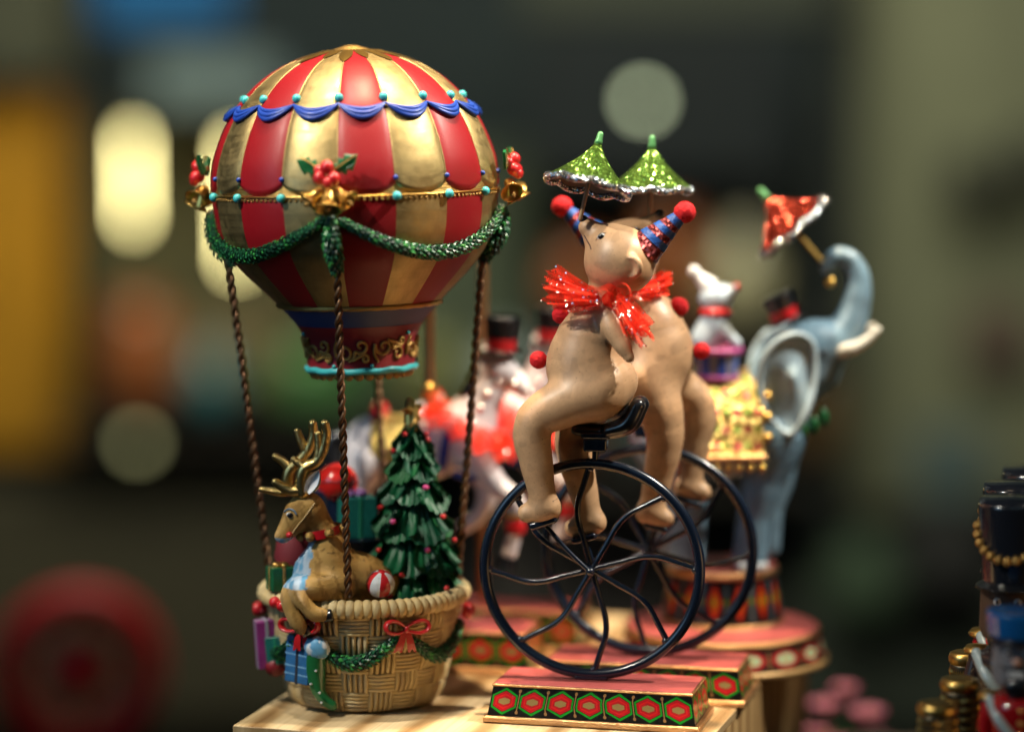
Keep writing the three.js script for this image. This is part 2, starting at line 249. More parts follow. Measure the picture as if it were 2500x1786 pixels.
board2('yellow_banner', 'tall blurred yellow banner at the left edge of the picture', 'banner', -160, 165, 195, 985, 0.1, 0.03, [0.52, 0.235, 0.001]);
board2('olive_cabinet', 'blurred olive cabinet top above the yellow banner', 'cabinet', -260, 195, -160, 175, 0.1, 0.2, [0.07, 0.072, 0.045]);
board2('blue_sign', 'blurred deep blue sign panel at the top edge, left of the balloon', 'sign', 262, 548, -120, 70, 0.2, 0.04, [0.001, 0.12, 0.36]);
board2('grey_box', 'blurred blue grey box just behind the top left of the balloon', 'box', 370, 640, 130, 235, 0.1, 0.25, [0.15, 0.21, 0.24]);
board2('brown_crate', 'blurred tan crate behind the balloon neck, left of it', 'crate', 420, 670, 690, 830, 0.1, 0.25, [0.17, 0.125, 0.06]);
board2('khaki_screen', 'blurred khaki screen between the yellow banner and the balloon', 'screen', 195, 695, 250, 880, 0.02, 0.04, [0.085, 0.075, 0.028]);
board2('dark_shelf', 'dark shelf board low on the left behind the reindeer', 'shelf', 170, 760, 905, 930, 0.15, 0.3, [0.02, 0.013, 0.008]);
board2('brown_cupboard', 'dark brown cupboard under the shelf on the left', 'cupboard', -260, 760, 1060, 1560, 0.05, 0.3, [0.06, 0.05, 0.026]);
board2('green_screen', 'blurred pale green screen behind the carousel horses', 'screen', 700, 1180, 330, 880, 0.1, 0.05, [0.07, 0.09, 0.055]);
board2('navy_cabinet', 'blurred navy black cabinet beside the green parasols', 'cabinet', 1180, 1700, 70, 385, 0.2, 0.25, [0.002, 0.006, 0.009]);
board2('olive_pelmet', 'blurred olive pelmet board along the top edge above the dark cabinet', 'pelmet', 1150, 1800, -160, 48, 0.22, 0.1, [0.05, 0.055, 0.036]);
board2('mauve_partition', 'blurred mauve grey partition low behind the two unicycle wheels', 'partition', 1060, 1520, 1060, 1600, 0.1, 0.1, [0.095, 0.08, 0.074]);
board2('olive_curtain', 'blurred olive cloth panel behind the elephant', 'curtain', 1190, 1790, 385, 1560, 0.02, 0.04, [0.014, 0.022, 0.019]);
board2('dark_post', 'dark upright post left of the pale right-hand wall panel', 'post', 1790, 1868, -160, 1330, 0.15, 0.1, [0.012, 0.016, 0.014]);
board2('pale_wall_panel', 'blurred pale khaki wall panel on the right of the picture', 'panel', 1885, 2480, -160, 1120, 0.05, 0.06, [0.195, 0.195, 0.115]);
board2('low_counter', 'blurred grey green counter low on the right', 'counter', 1700, 2520, 1270, 1560, 0.1, 0.3, [0.04, 0.05, 0.036]);
function vase(name, label, px, py, r, h, dz, col) { const s = 0.000785, g = lathe([[0, -h / 2], [r * 0.6, -h / 2], [r * 0.95, -h * 0.2], [r, 0], [r * 0.8, h * 0.3], [r * 0.4, h * 0.42], [r * 0.5, h / 2], [0, h / 2]], 24); g.scale(s, s, s); const m = single(name, label, 'vase', g, matte(col)); m.position.set(X(px), Y(py), BZ + dz); return nearer(m, dz); }
vase('hanging_vase', 'small dark hanging vase on the khaki wall panel, left of two', 2150, 395, 55, 120, 0.15, [0.015, 0.014, 0.012]);
vase('hanging_vase', 'small dark hanging vase on the khaki wall panel at the right picture edge', 2285, 350, 60, 130, 0.15, [0.015, 0.014, 0.012]);
board2('pink_cloth', 'blurred dull pink cloth hanging on the khaki panel', 'cloth', 2120, 2260, 660, 800, 0.12, 0.03, [0.12, 0.075, 0.055]);
board2('slate_cloth', 'blurred slate grey cloth low on the khaki panel', 'cloth', 2010, 2170, 930, 1090, 0.12, 0.03, [0.09, 0.13, 0.13]);
vase('round_pot', 'large black round pot on the grey green counter', 2110, 1250, 130, 230, 0.25, [0.006, 0.005, 0.005]);
vase('green_jar', 'soft green jar on the counter behind the elephant stand', 1925, 1300, 80, 190, 0.3, [0.05, 0.085, 0.045]);
// shelves of goods behind everything, far out of focus
for (const [x0, x1, y, lab] of [[690, 1180, 905, 'dark shelf board behind the carousel horses'], [1195, 1780, 700, 'dark shelf board behind the bears'], [1195, 1780, 1010, 'dark low shelf board behind the elephant']]) board2('dark_shelf', lab, 'shelf', x0, x1, y, y + 22, 0.2, 0.3, [0.016, 0.012, 0.009]);
const shades = { olive: [0.2, 0.2, 0.07], cream: [0.5, 0.44, 0.26], teal: [0.03, 0.16, 0.19], rust: [0.3, 0.09, 0.03], grey: [0.2, 0.24, 0.23], brown: [0.13, 0.075, 0.03], green: [0.08, 0.2, 0.07], black: [0.008, 0.008, 0.01], ochre: [0.45, 0.25, 0.03] };
const ORD = ['first', 'second', 'third', 'fourth', 'fifth', 'sixth', 'seventh', 'eighth', 'ninth', 'tenth', 'eleventh', 'twelfth'];
function jar(px, base, r, h, shade, tall, where, n) {
  const s = 0.000785 * 0.95, g = tall ? lathe([[0, 0], [r, 0], [r, h * 0.55], [r * 0.4, h * 0.72], [r * 0.36, h], [0, h]], 18) : lathe([[0, 0], [r * 0.8, 0], [r, h * 0.25], [r, h * 0.75], [r * 0.7, h * 0.86], [r * 0.74, h], [0, h]], 18); g.scale(s, s, s);
  const m = single(tall ? 'bottle' : 'jar', 'blurred ' + shade + (tall ? ' bottle' : ' jar') + ', ' + ORD[n] + ' from the left on the shelf ' + where, tall ? 'bottle' : 'jar', g, mat({ c: shades[shade], roughness: 0.25, clearcoat: 0.6, clearcoatRoughness: 0.1 }), 'goods on the shelves at the back'); m.position.set(X(px), Y(base), BZ + 0.24); nearer(m, 0.24); return m;
}
const names = Object.keys(shades);
for (const [x0, x1, base, where] of [[190, 745, 905, 'left of the ropes'], [700, 1170, 905, 'behind the horses'], [1205, 1770, 700, 'behind the bears'], [1205, 1770, 1010, 'behind the elephant']]) for (let x = x0 + rr(10, 30), n = 0; x < x1; n++) { const r = rr(45, 85); jar(x + r, base, r, rr(130, 250), names[rnd() * names.length | 0], rnd() > 0.6, where, n); x += r * 2 + rr(6, 90); }
// the lamps that make the bright discs
function tubeLamp(px, y0, y1, dz, label, glow) {
  const t = thing('tube_lamp', label, 'lamp', [X(px), Y((y0 + y1) / 2), BZ + dz], 1, 0, 'glowing tube lamps at the back of the shop'), h = (Y(y0) - Y(y1)) * 0.9; nearer(t, dz);
  part(t, 'lamp_tube', new THREE.CapsuleGeometry(0.006, h, 6, 12), new THREE.MeshStandardMaterial({ color: 0x000000, emissive: rgb(1, 0.86, 0.36), emissiveIntensity: glow }));
  part(t, 'end_cap', new THREE.CylinderGeometry(0.009, 0.009, 0.02, 12), M.black, V(0, h / 2 + 0.017, 0)); part(t, 'end_cap', new THREE.CylinderGeometry(0.009, 0.009, 0.02, 12), M.black, V(0, -h / 2 - 0.017, 0));
  const l = new THREE.PointLight(rgb(1, 0.84, 0.4), 0.05); l.position.z = 0.04; l.castShadow = true; t.add(l);
}
tubeLamp(297, 306, 486, 0.45, 'bright cream tube lamp blurred to a long disc left of the balloon', 10.5);
tubeLamp(524, 322, 580, 0.45, 'bright cream tube lamp half hidden behind the left side of the balloon', 10.5);
function globe(px, py, r, label, glow, tone, dz = 0.5) {
  const t = thing('globe_lamp', label, 'lamp', [X(px), Y(py), BZ + dz], 1, 0, 'small globe lamps at the back of the shop'); nearer(t, dz);
  part(t, 'globe', ball(r, 16), new THREE.MeshStandardMaterial({ color: 0x000000, emissive: tone, emissiveIntensity: glow })); part(t, 'socket', new THREE.CylinderGeometry(r * 0.5, r * 0.6, r * 1.2, 12), M.black, V(0, r * 1.4, 0));
}
globe(1426, 224, 0.012, 'dim round globe lamp above the green parasols', 4.6, rgb(0.72, 0.82, 0.5));
globe(299, 982, 0.012, 'faint round globe lamp left of the reindeer', 1.6, rgb(0.8, 0.78, 0.36));
// red wheel low on the left
{
  const t = thing('red_wheel', 'large blurred red spoked toy wheel at the lower left', 'wheel', [-0.370, -0.195, -0.955], 1, 0.25), m = mat({ c: [0.62, 0.006, 0.014], roughness: 0.4 });
  part(t, 'wheel_rim', new THREE.TorusGeometry(0.058, 0.015, 14, 48), m); part(t, 'hub', (() => { const g = lathe([[0, -0.012], [0.025, -0.01], [0.028, 0], [0.025, 0.01], [0, 0.012]], 24); g.rotateX(PI / 2); return g; })(), m);
  for (let i = 0; i < 6; i++) part(t, 'wheel_spoke', (() => { const g = new THREE.CylinderGeometry(0.003, 0.003, 0.04, 8); g.translate(0, 0.036, 0); g.rotateZ(i * TAU / 6); return g; })(), M.maroon);
}

// the shop's spotlights themselves: a black can with a glowing lens just behind each light
spots.forEach((l, i) => {
  const d = l.position.clone().sub(l.target.position).normalize(), t = thing('track_spotlight', ['black can spotlight straight above the balloon, over the picture', 'black can spotlight high on the left, outside the picture', 'black can spotlight high on the right, outside the picture', 'black can spotlight above the back row of ornaments, over the picture'][i], 'spotlight', l.position.toArray(), 1, 0, 'spotlights over the display');
  t.quaternion.setFromUnitVectors(up, d);
  part(t, 'lamp_can', lathe([[0.024, 0.004], [0.028, 0.004], [0.028, 0.09], [0.02, 0.105], [0, 0.106]], 24), M.black); part(t, 'lamp_lens', new THREE.CircleGeometry(0.014, 20).rotateX(PI / 2), new THREE.MeshStandardMaterial({ color: 0x000000, emissive: l.color, emissiveIntensity: 6 }), V(0, 0.008, 0)); part(t, 'lamp_stem', new THREE.CylinderGeometry(0.004, 0.004, 0.1, 10), M.black, V(0, 0.155, 0));
});

// ---------------------------------------------------------------- hot-air balloon ornament (modelled in units of 0.217 mm)
const bal = thing('balloon_ornament', 'red and gold striped hot-air balloon ornament with a reindeer and tree in its wicker basket', 'ornament', [-0.0709, 0, 0], 0.00021704);
bal.scale.y *= 0.985;
const envelope = sub(bal, 'envelope', V(-3, 737, 0), V(0, 0, 1.5 * DEG)); envelope.scale.set(0.962, 1, 0.962);
const lift = (o) => { bal.updateMatrixWorld(true); bal.attach(o); };   // hang a finished piece on the ornament itself
const prof = table([[0, 118], [15, 121], [40, 121], [70, 125], [95, 134], [112, 145], [130, 161], [150, 179], [170, 199], [190, 219], [230, 258], [270, 291], [310, 309], [350, 317], [400, 320], [450, 315], [505, 299], [565, 271], [611, 237], [661, 181], [690, 124], [706, 66], [712, 30], [713, 0.5]]);
const onBall = (a, h, off = 0) => { const r = prof(h) + off; return V(r * Math.sin(a), h, r * Math.cos(a)); };
const A0 = -3.5 * DEG, DA = 22.5 * DEG, TOP = 709;
for (let k = 0; k < 16; k++) {
  const isRed = k % 2 === 0, a0 = A0 + k * DA;
  part(envelope, 'gore', grid(14, 40, (u, v) => {
    const t = u * 2 - 1, bottom = 403 + 18 * Math.pow(Math.abs(t), 2.2), h = lerp(TOP, bottom, Math.pow(v, 0.92)), r = prof(h), puff = 8.5 * Math.min(1, r / 240) * Math.sqrt(Math.max(0, 1 - t * t * 0.985)) * (1 - 0.35 * smoothstep(h, 580, 709)) * (0.5 + 0.5 * smoothstep(h, 400, 480));
    return onBall(a0 + u * DA, h, 1 + puff + (v > 0.999 ? -6 : 0));
  }, { flip: true, su: 1, sv: 3 }), isRed ? M.red : M.gold);
  part(envelope, 'lower_gore', grid(8, 24, (u, v) => { const h = lerp(404, 152, v), t = u * 2 - 1; return onBall(a0 + u * DA, h, 2.2 * (1 - t * t) * smoothstep(h, 150, 260)); }, { flip: true, sv: 2 }), isRed ? M.red : M.gold);
  const seam = []; for (let i = 0; i <= 12; i++) seam.push(onBall(a0, lerp(702, 436, i / 12), 2.2));
  part(envelope, 'seam_cord', tube(seam, 1.8, 24, 5), M.gold);
  part(envelope, 'turquoise_bead', ball(10, 14), M.turquoise, onBall(a0, 607, 7));
  part(envelope, 'blue_bead', ball(5.5, 10), M.blue, onBall(a0, 438, 6));
  if (k % 4 !== 0) part(envelope, 'turquoise_bead', ball(10, 14), M.turquoise, onBall(a0, 399, 8));
  // draped blue swag of three folds
  const folds = [];
  for (let q = 0; q < 3; q++) { const pts = []; for (let i = 0; i <= 10; i++) { const u = i / 10, s = Math.sin(PI * u); pts.push(onBall(a0 + u * DA, 594 - s * (13 + q * 6) - 2 * q * s, 9 + 7 * s + 3 * s * (q === 1))); } folds.push(tube(pts, (t) => 2.4 + 3.8 * Math.sin(PI * t), 18, 6)); }
  part(envelope, 'swag', join(folds), M.blue);
}
part(envelope, 'gold_band', grid(96, 3, (u, v) => onBall(u * TAU, lerp(442, 400, v), -1), { flip: true, su: 8, wrapU: true }), M.oldGold);
{ const p = []; for (let i = 0; i < 64; i++) p.push(onBall(i / 64 * TAU, 401, 5)); part(envelope, 'gold_line', tube(p, 2, 128, 6, true), M.brightGold); }
{ const l = []; for (let i = 0; i < 160; i++) { const g = ball(4.2, 6); const p = onBall(i / 160 * TAU, 394, 2); g.translate(p.x, p.y, p.z); l.push(g); } const m = part(envelope, 'beaded_edging', join(l), M.oldGold); m.userData.kind = 'stuff'; }
// crown piece with eight pointed leaves
{
  const crown = part(envelope, 'crown_cap', lathe([[0, 722], [14, 721], [26, 717], [40, 713], [44, 709], [40, 706]], 32), M.oldGold);
  for (let k = 0; k < 16; k++) part(crown, 'crown_leaf', grid(6, 8, (u, v) => { const a = A0 + (k + 0.0) * DA + (u - 0.5) * DA * 0.95 * (1 - v * v) , h = lerp(714, k % 2 ? 692 : 684, v); return onBall(a, h, 9 + 6 * (1 - Math.abs(u - 0.5) * 2) * (1 - v)); }, { flip: true }), M.brightGold);
  lift(crown);
}
// neck
const band = (name, h0, h1, off, m, n = 6) => part(envelope, name, grid(72, n, (u, v) => onBall(u * TAU, lerp(h1, h0, v), off), { flip: true, su: 8, wrapU: true }), m);
{ const p = []; for (let i = 0; i < 48; i++) p.push(onBall(i / 48 * TAU, 154, 2)); part(envelope, 'gold_ring', tube(p, (t) => 5.5 + 0.6 * Math.sin(t * 190), 140, 8, true), M.oldGold); }
band('blue_collar', 110, 152, 1, M.navy); band('neck', 12, 110, 2, M.maroon, 10);
{ const p = []; for (let i = 0; i < 40; i++) p.push(onBall(i / 40 * TAU, 12 + 1.5 * Math.sin(i * 1.9), 2)); part(envelope, 'turquoise_ring', tube(p, 7.5, 100, 8, true), M.turquoise); }
part(envelope, 'neck_lining', (() => { const g = lathe([[0, 40], [108, 38], [112, 6]], 40); return g; })(), M.maroon);
for (let i = 0; i < 30; i++) { const a = i / 30 * TAU, g = ball(12, 10); g.scale(1, 0.85, 0.55); g.rotateY(a); const p = onBall(a, 1, -6); part(envelope, 'frill_shell', g.translate(p.x, p.y, p.z), M.oldGold); }
for (let i = 0; i < 9; i++) {   // gold scrolls round the neck
  const a = -0.1 + i * TAU / 9, f = i % 2 ? 1 : -1, pt = (dx, dy) => { const h = 58 + dy * f; return onBall(a + dx / 126, h, 5); }, l = [];
  const spiral = (cx, cy, r0, s, turns, ph, tail) => { const p = []; if (tail) tail.forEach(([x, y]) => p.push(pt(x, y))); for (let q = 0; q <= 18; q++) { const t = q / 18, r = r0 * (1 - 0.8 * t), w = ph + s * t * turns * TAU; p.push(pt(cx + r * Math.cos(w), cy + r * Math.sin(w))); } l.push(tube(p, (t) => 4.3 - 1.8 * Math.abs(t - 0.35), 40, 6)); };
  spiral(-16, 8, 21, 1, 1.15, PI * 0.9, [[-30, -24], [-38, -8]]); spiral(20, -10, 17, -1, 1.1, PI * 0.75, [[-6, 22], [3, 16]]); spiral(28, 18, 10, 1, 1, -PI / 2, [[2, 20], [14, 14]]);
  part(envelope, 'gold_scroll', join(l), M.oldGold);
  part(envelope, 'turquoise_stud', ball(4.5, 8), M.turquoise, onBall(a + 0.35, i % 2 ? 92 : 24, 5));
}
// leafy rope: rows of overlapping pointed leaves round a hanging path
function leafRope(pts, rad, step, leafLen, cols) {
  const c = new THREE.CatmullRomCurve3(pts, false, 'centripetal'), L = c.getLength(), n = Math.round(L / step), fr = c.computeFrenetFrames(n, false), l = [], K = 9;
  const one = new THREE.BufferGeometry(); one.setAttribute('position', new THREE.Float32BufferAttribute([0, 0, 0, -0.34, 0.5, 0.1, 0, 0.5, 0.32, 0, 0, 0, 0, 0.5, 0.32, 0.34, 0.5, 0.1, -0.34, 0.5, 0.1, 0, 1.05, 0.2, 0, 0.5, 0.32, 0, 0.5, 0.32, 0, 1.05, 0.2, 0.34, 0.5, 0.1], 3)); one.setAttribute('uv', new THREE.Float32BufferAttribute(new Array(24).fill(0), 2)); one.computeVertexNormals();
  l.push(plain(flat(tube(pts, (t) => rad(t) * 0.86, 40, 8)), cols[0]));
  for (let i = 0; i <= n; i++) for (let j = 0; j < K; j++) {
    const t = i / n, a = (j + (i & 1) * 0.5) / K * TAU + rr(-0.12, 0.12), out = fr.normals[i].clone().multiplyScalar(Math.cos(a)).addScaledVector(fr.binormals[i], Math.sin(a)), tan = fr.tangents[i], q = new THREE.Matrix4().makeBasis(V(0, 0, 0).crossVectors(tan, out).normalize(), tan.clone().addScaledVector(out, 0.28).normalize(), out);
    const s = leafLen * rr(0.85, 1.15) * (0.6 + 0.4 * rad(t) / rad(0.5)), p = c.getPointAt(t).addScaledVector(out, rad(t) * 0.8), g = one.clone(); g.applyMatrix4(new THREE.Matrix4().makeScale(s, s, s)); g.applyMatrix4(q); g.translate(p.x, p.y, p.z);
    const w = rnd(); l.push(plain(g, cols[w < 0.3 ? 0 : w < 0.8 ? 1 : 2]));
  }
  return mergeGeometries(l);
}
const GREENS = [rgb(0.004, 0.035, 0.02), rgb(0.008, 0.10, 0.04), rgb(0.03, 0.24, 0.05)];
const STA = [-6, 84, 174, 264].map((d) => d * DEG);
STA.forEach((a, k) => {
  const pts = []; for (let i = 0; i <= 14; i++) { const u = i / 14, s = Math.pow(Math.sin(PI * u), 0.9); pts.push(onBall(a + (0.035 + u * 0.93) * PI / 2, 352 - s * 78, 12)); }
  part(envelope, 'garland', leafRope(pts, (t) => 7 + 6 * Math.sin(PI * t), 9.5, 15, GREENS), M.leaf).userData.kind = 'stuff';
  const d0 = onBall(a, 356, 16), d1 = onBall(a, 252, 14), dm = onBall(a, 300, 18);
  part(envelope, 'garland_tassel', leafRope([d0, dm, d1], (t) => 8 + 10 * Math.sin(PI * Math.min(1, 0.15 + t * 0.75)), 11, 18, GREENS), M.leaf).userData.kind = 'stuff';
  // three gold bells
  const bell = () => lathe([[0, 24], [7, 23], [10, 18], [11, 8], [14, -4], [20, -13], [28, -19], [29, -21], [26, -21], [17, -12], [11, -2], [0, 6]], 24), c = onBall(a, 402, 20);
  for (const [dx, tz, tilt, sc] of [[0, 6, -0.35, 1.05], [-1, 0, -0.2, 0.92], [1, 0, -0.2, 0.92]]) { const g = bell(); g.scale(sc, sc, sc); g.rotateX(tilt - 0.12); g.rotateZ(dx * 0.85); g.translate(dx * 30, dx ? 2 : -7, 14 + tz); g.rotateY(a); const b = part(envelope, 'bell', g.translate(c.x, c.y, c.z), M.brightGold); const q = ball(7, 10); q.translate(dx * 46, dx ? -14 : -24, 22 + tz); q.rotateY(a); part(b, 'clapper', q.translate(c.x, c.y, c.z), M.oldGold); lift(b); }
  // holly
  const holly = sub(envelope, 'holly_sprig', c.clone(), V(0, a, 0));
  for (const s of [-1, 1]) {
    const sh = new THREE.Shape(), pr = [[0, 0], [10, 12], [18, 6], [24, 17], [34, 9], [40, 17], [52, 8], [62, 4]]; sh.moveTo(0, 0); pr.slice(1).forEach(([x, y], i) => sh.lineTo(x, y)); for (let i = pr.length - 2; i > 0; i--) sh.lineTo(pr[i][0] - 3, -pr[i][1] - 1); sh.closePath();
    const g = new THREE.ExtrudeGeometry(sh, { depth: 3, bevelEnabled: true, bevelSize: 1.6, bevelThickness: 2, bevelSegments: 2, steps: 1 }), p = g.attributes.position; for (let i = 0; i < p.count; i++) { const x = p.getX(i); p.setZ(i, p.getZ(i) + 5 * Math.sin(x * 0.05) - Math.abs(p.getY(i)) * 0.35); } g.computeVertexNormals(); g.rotateZ(s > 0 ? 0.5 : 0.35); if (s < 0) { g.scale(-1, 1, 1); const ix = g.index; if (!ix) { const P = g.attributes.position, N = g.attributes.normal; for (let i = 0; i < P.count; i += 3) for (const A of [P, N]) { const t = [A.getX(i + 1), A.getY(i + 1), A.getZ(i + 1)]; A.setXYZ(i + 1, A.getX(i + 2), A.getY(i + 2), A.getZ(i + 2)); A.setXYZ(i + 2, ...t); } } g.computeVertexNormals(); }
    part(holly, 'holly_leaf', g.translate(s * 10, 52, 6), M.leafGreen);
    const vein = tube([V(s * 12, 54, 14), V(s * 36, 70, 17), V(s * 58, 84, 12)], 1.6, 10, 5); part(holly, 'leaf_vein', vein, M.oldGold);
  }
  for (const [x, y, z, r] of [[0, 62, 22, 15], [-16, 40, 22, 15], [14, 38, 24, 15], [-20, 56, 12, 11], [2, 30, 30, 12]]) part(holly, 'berry', ball(r, 16), M.berry, V(x, y, z));
  lift(holly);
});
// twisted ropes from balloon to basket
const RIM_Y = 243, RIM_R = 216;
const ropeEnds = [[V(-38, 1000, 268), V(-22, 270, 210)], [V(264, 1015, 20), V(207, 265, -8)], [V(0, 980, -275), V(45, 255, -205)], [V(-298, 1000, -28), V(-212, 270, -30)]];
ropeEnds.forEach(([a, b]) => {
  const L = a.distanceTo(b), d = b.clone().sub(a).normalize(), n1 = V(0, 0, 1).cross(d).normalize(), n2 = d.clone().cross(n1), ropeG = sub(bal, 'rope');
  for (let s = 0; s < 2; s++) { const pts = [], N = Math.round(L / 9); for (let i = 0; i <= N; i++) { const t = i / N, w = t * L / 54 * TAU + s * PI; pts.push(a.clone().lerp(b, t).addScaledVector(n1, 4.4 * Math.cos(w)).addScaledVector(n2, 4.4 * Math.sin(w))); } part(ropeG, 'rope_strand', tube(pts, 5.2, N * 2, 6), M.rope); }
});

// ---------------------------------------------------------------- basket
const basket = sub(bal, 'basket');
const bprof = table([[0, 148], [8, 158], [40, 171], [90, 184], [140, 194], [190, 203], [225, 210]]);
part(basket, 'basket_core', lathe([[0, 1], [138, 1], [152, 6], [156, 12], [167, 44], [180, 92], [190, 142], [199, 192], [206, 226], [196, 230], [188, 205], [0, 205]], 48), mat({ c: [0.52, 0.39, 0.21], roughness: 0.7 }));
const WIC = [rgb(0.62, 0.46, 0.21), rgb(0.57, 0.43, 0.21), rgb(0.66, 0.52, 0.27), rgb(0.52, 0.39, 0.21)];
{
  const NB = 20, ROWS = 5, rest = [], rowH = 43.5;
  for (let row = 0; row < ROWS; row++) for (let b = 0; b < NB; b++) {
    const a0 = (b + (row & 1) * 0.0) / NB * TAU + 0.1, horizontal = (row + b) & 1, y0 = 8 + row * rowH, dA = TAU / NB, mid = a0 + dA / 2, front = Math.cos(mid) > -0.05;
    for (let s = 0; s < 5; s++) {
      const col = WIC[hash(row, b, s) * 4 | 0], pts = [], lift = 5.5;
      for (let i = 0; i <= 6; i++) {
        const t = i / 6, bulge = lift * Math.sin(PI * t); let a, y;
        if (horizontal) { a = a0 + (t * 1.06 - 0.03) * dA; y = y0 + (s + 0.5) / 5 * rowH + rr(-0.5, 0.5); } else { a = a0 + (s + 0.5) / 5 * dA; y = y0 + (t * 1.06 - 0.03) * rowH; }
        y = clamp(y, 3, 226); const r = bprof(y) - 1.5 + bulge; pts.push(V(r * Math.sin(a), y, r * Math.cos(a)));
      }
      const g = plain(tube(pts, horizontal ? 4.7 : 5.1, 6, 6), col);
      if (front) part(basket, 'wicker_strand', g, M.wicker); else rest.push(g);
    }
  }
  part(basket, 'rear_wicker_strands', join(rest), M.wicker).userData.kind = 'stuff';
  const NC = 76; for (let i = 0; i < NC; i++) {   // wrapped rim
    const a = i / NC * TAU, g = lathe([[0.1, -11.5], [15, -10.6], [19.5, -6], [21, 0], [19.5, 6], [15, 10.6], [0.1, 11.5]], 14); g.rotateZ(PI / 2); g.rotateX(0); g.rotateY(a + 0.16);
    plain(g, WIC[hash(i, 3, 9) * 3 | 0]); part(basket, 'rim_coil', g, M.wicker, V(RIM_R * Math.sin(a), RIM_Y + rr(-0.8, 0.8), RIM_R * Math.cos(a)));
  }
  const g = lathe([[0, 0.6], [144, 0.6], [150, 3], [150, 8], [144, 11]], 48); part(basket, 'basket_foot', plain(flat(g), WIC[3]), M.wicker);
}
const onBasket = (px, y, off) => { const x = px - 810, r = bprof(Math.min(y, 225)) + off; return V(x, y, Math.sqrt(Math.max(r * r - x * x, 1))); };
const onB = (a, y, off) => { const r = bprof(clamp(y, 0, 225)) + off; return V(r * Math.sin(a), y, r * Math.cos(a)); };
for (let k = 0; k < 6; k++) {   // green rope swags round the basket, a bow where they meet
  const a = 0.46 + k * TAU / 6, pts = []; for (let i = 0; i <= 12; i++) { const u = i / 12, s = Math.sin(PI * u); pts.push(onB(a + (0.08 + 0.84 * u) * TAU / 6, 172 - 50 * s, 13)); }
  part(basket, 'leaf_swag', leafRope(pts, (t) => 7 + 8 * Math.sin(PI * t), 9, 14, GREENS), M.leaf).userData.kind = 'stuff';
  const bow = sub(bal, 'red_bow', onB(a, 196, 16), V(-0.12, a, 0));
  for (const s of [-1, 1]) {
    const lp = []; for (let i = 0; i < 20; i++) { const w = i / 20 * TAU; lp.push(V(s * (25 - 25 * Math.cos(w)), 16 * Math.sin(w) * (0.35 + 0.65 * Math.sin(w / 2)) + 7 * Math.sin(w / 2), 6 * Math.sin(w / 2))); }
    const lg = tube(lp, (t) => 3 + 2 * Math.sin(PI * t), 48, 8, true); lg.scale(1, 1, 2); part(bow, 'bow_loop', lg, M.berry);
    part(bow, 'bow_tail', grid(4, 8, (u, v) => V(s * (4 + 13 * v) + (u - 0.5) * (13 + 8 * v), -4 - 46 * v - (Math.abs(u - 0.5) < 0.1 ? -7 * (v === 1) : 0), 5 + 2 * Math.sin(v * 4) - 0.08 * 44 * v)), M.berry);
  }
  part(bow, 'bow_knot', (() => { const g = ball(9, 12); g.scale(0.8, 1, 0.9); return g; })(), M.berry, V(0, 0, 6));
}

// ---------------------------------------------------------------- reindeer (joints: x right, y up from the basket's foot, z to the front)
const q3 = (px, py, z) => [px - 810 - (px - 1136) * z / 5778, (1547 - py) * 1.012 + z * (py - 230) / 5778, z];   // place in the basket of a point seen at px, py
const qv = (px, py, z) => V(...q3(px, py, z));
const deerField = union([
  limb([[...q3(626, 1182, 160), 12], [...q3(640, 1163, 158), 17], [...q3(664, 1128, 152), 27], [...q3(682, 1118, 148), 33]]),
  limb([[...q3(694, 1128, 145), 30], [...q3(716, 1165, 138), 29], [...q3(734, 1212, 136), 43], [...q3(728, 1262, 138), 56]]),
  capsule(q3(635, 1185, 160), 10, q3(668, 1150, 154), 20),
  limb([[...q3(730, 1270, 130), 58], [...q3(790, 1276, 104), 58], [...q3(838, 1292, 70), 50]]),
  capsule(q3(690, 1260, 150), 34, q3(718, 1240, 146), 40),
], 22);
const legField = union([
  limb([[...q3(748, 1298, 172), 40], [...q3(706, 1298, 204), 30], [...q3(668, 1298, 218), 22], [...q3(668, 1318, 226), 18.5], [...q3(684, 1342, 230), 16.5], [...q3(700, 1357, 230), 17.5], [...q3(718, 1360, 228), 15]]),
  limb([[...q3(692, 1290, 160), 36], [...q3(656, 1304, 194), 25], [...q3(644, 1320, 206), 19], [...q3(650, 1350, 212), 17], [...q3(662, 1376, 214), 17.5], [...q3(672, 1392, 212), 14]]),
], 8);
const deerAll = (x, y, z) => smin(deerField(x, y, z), legField(x, y, z), 16);
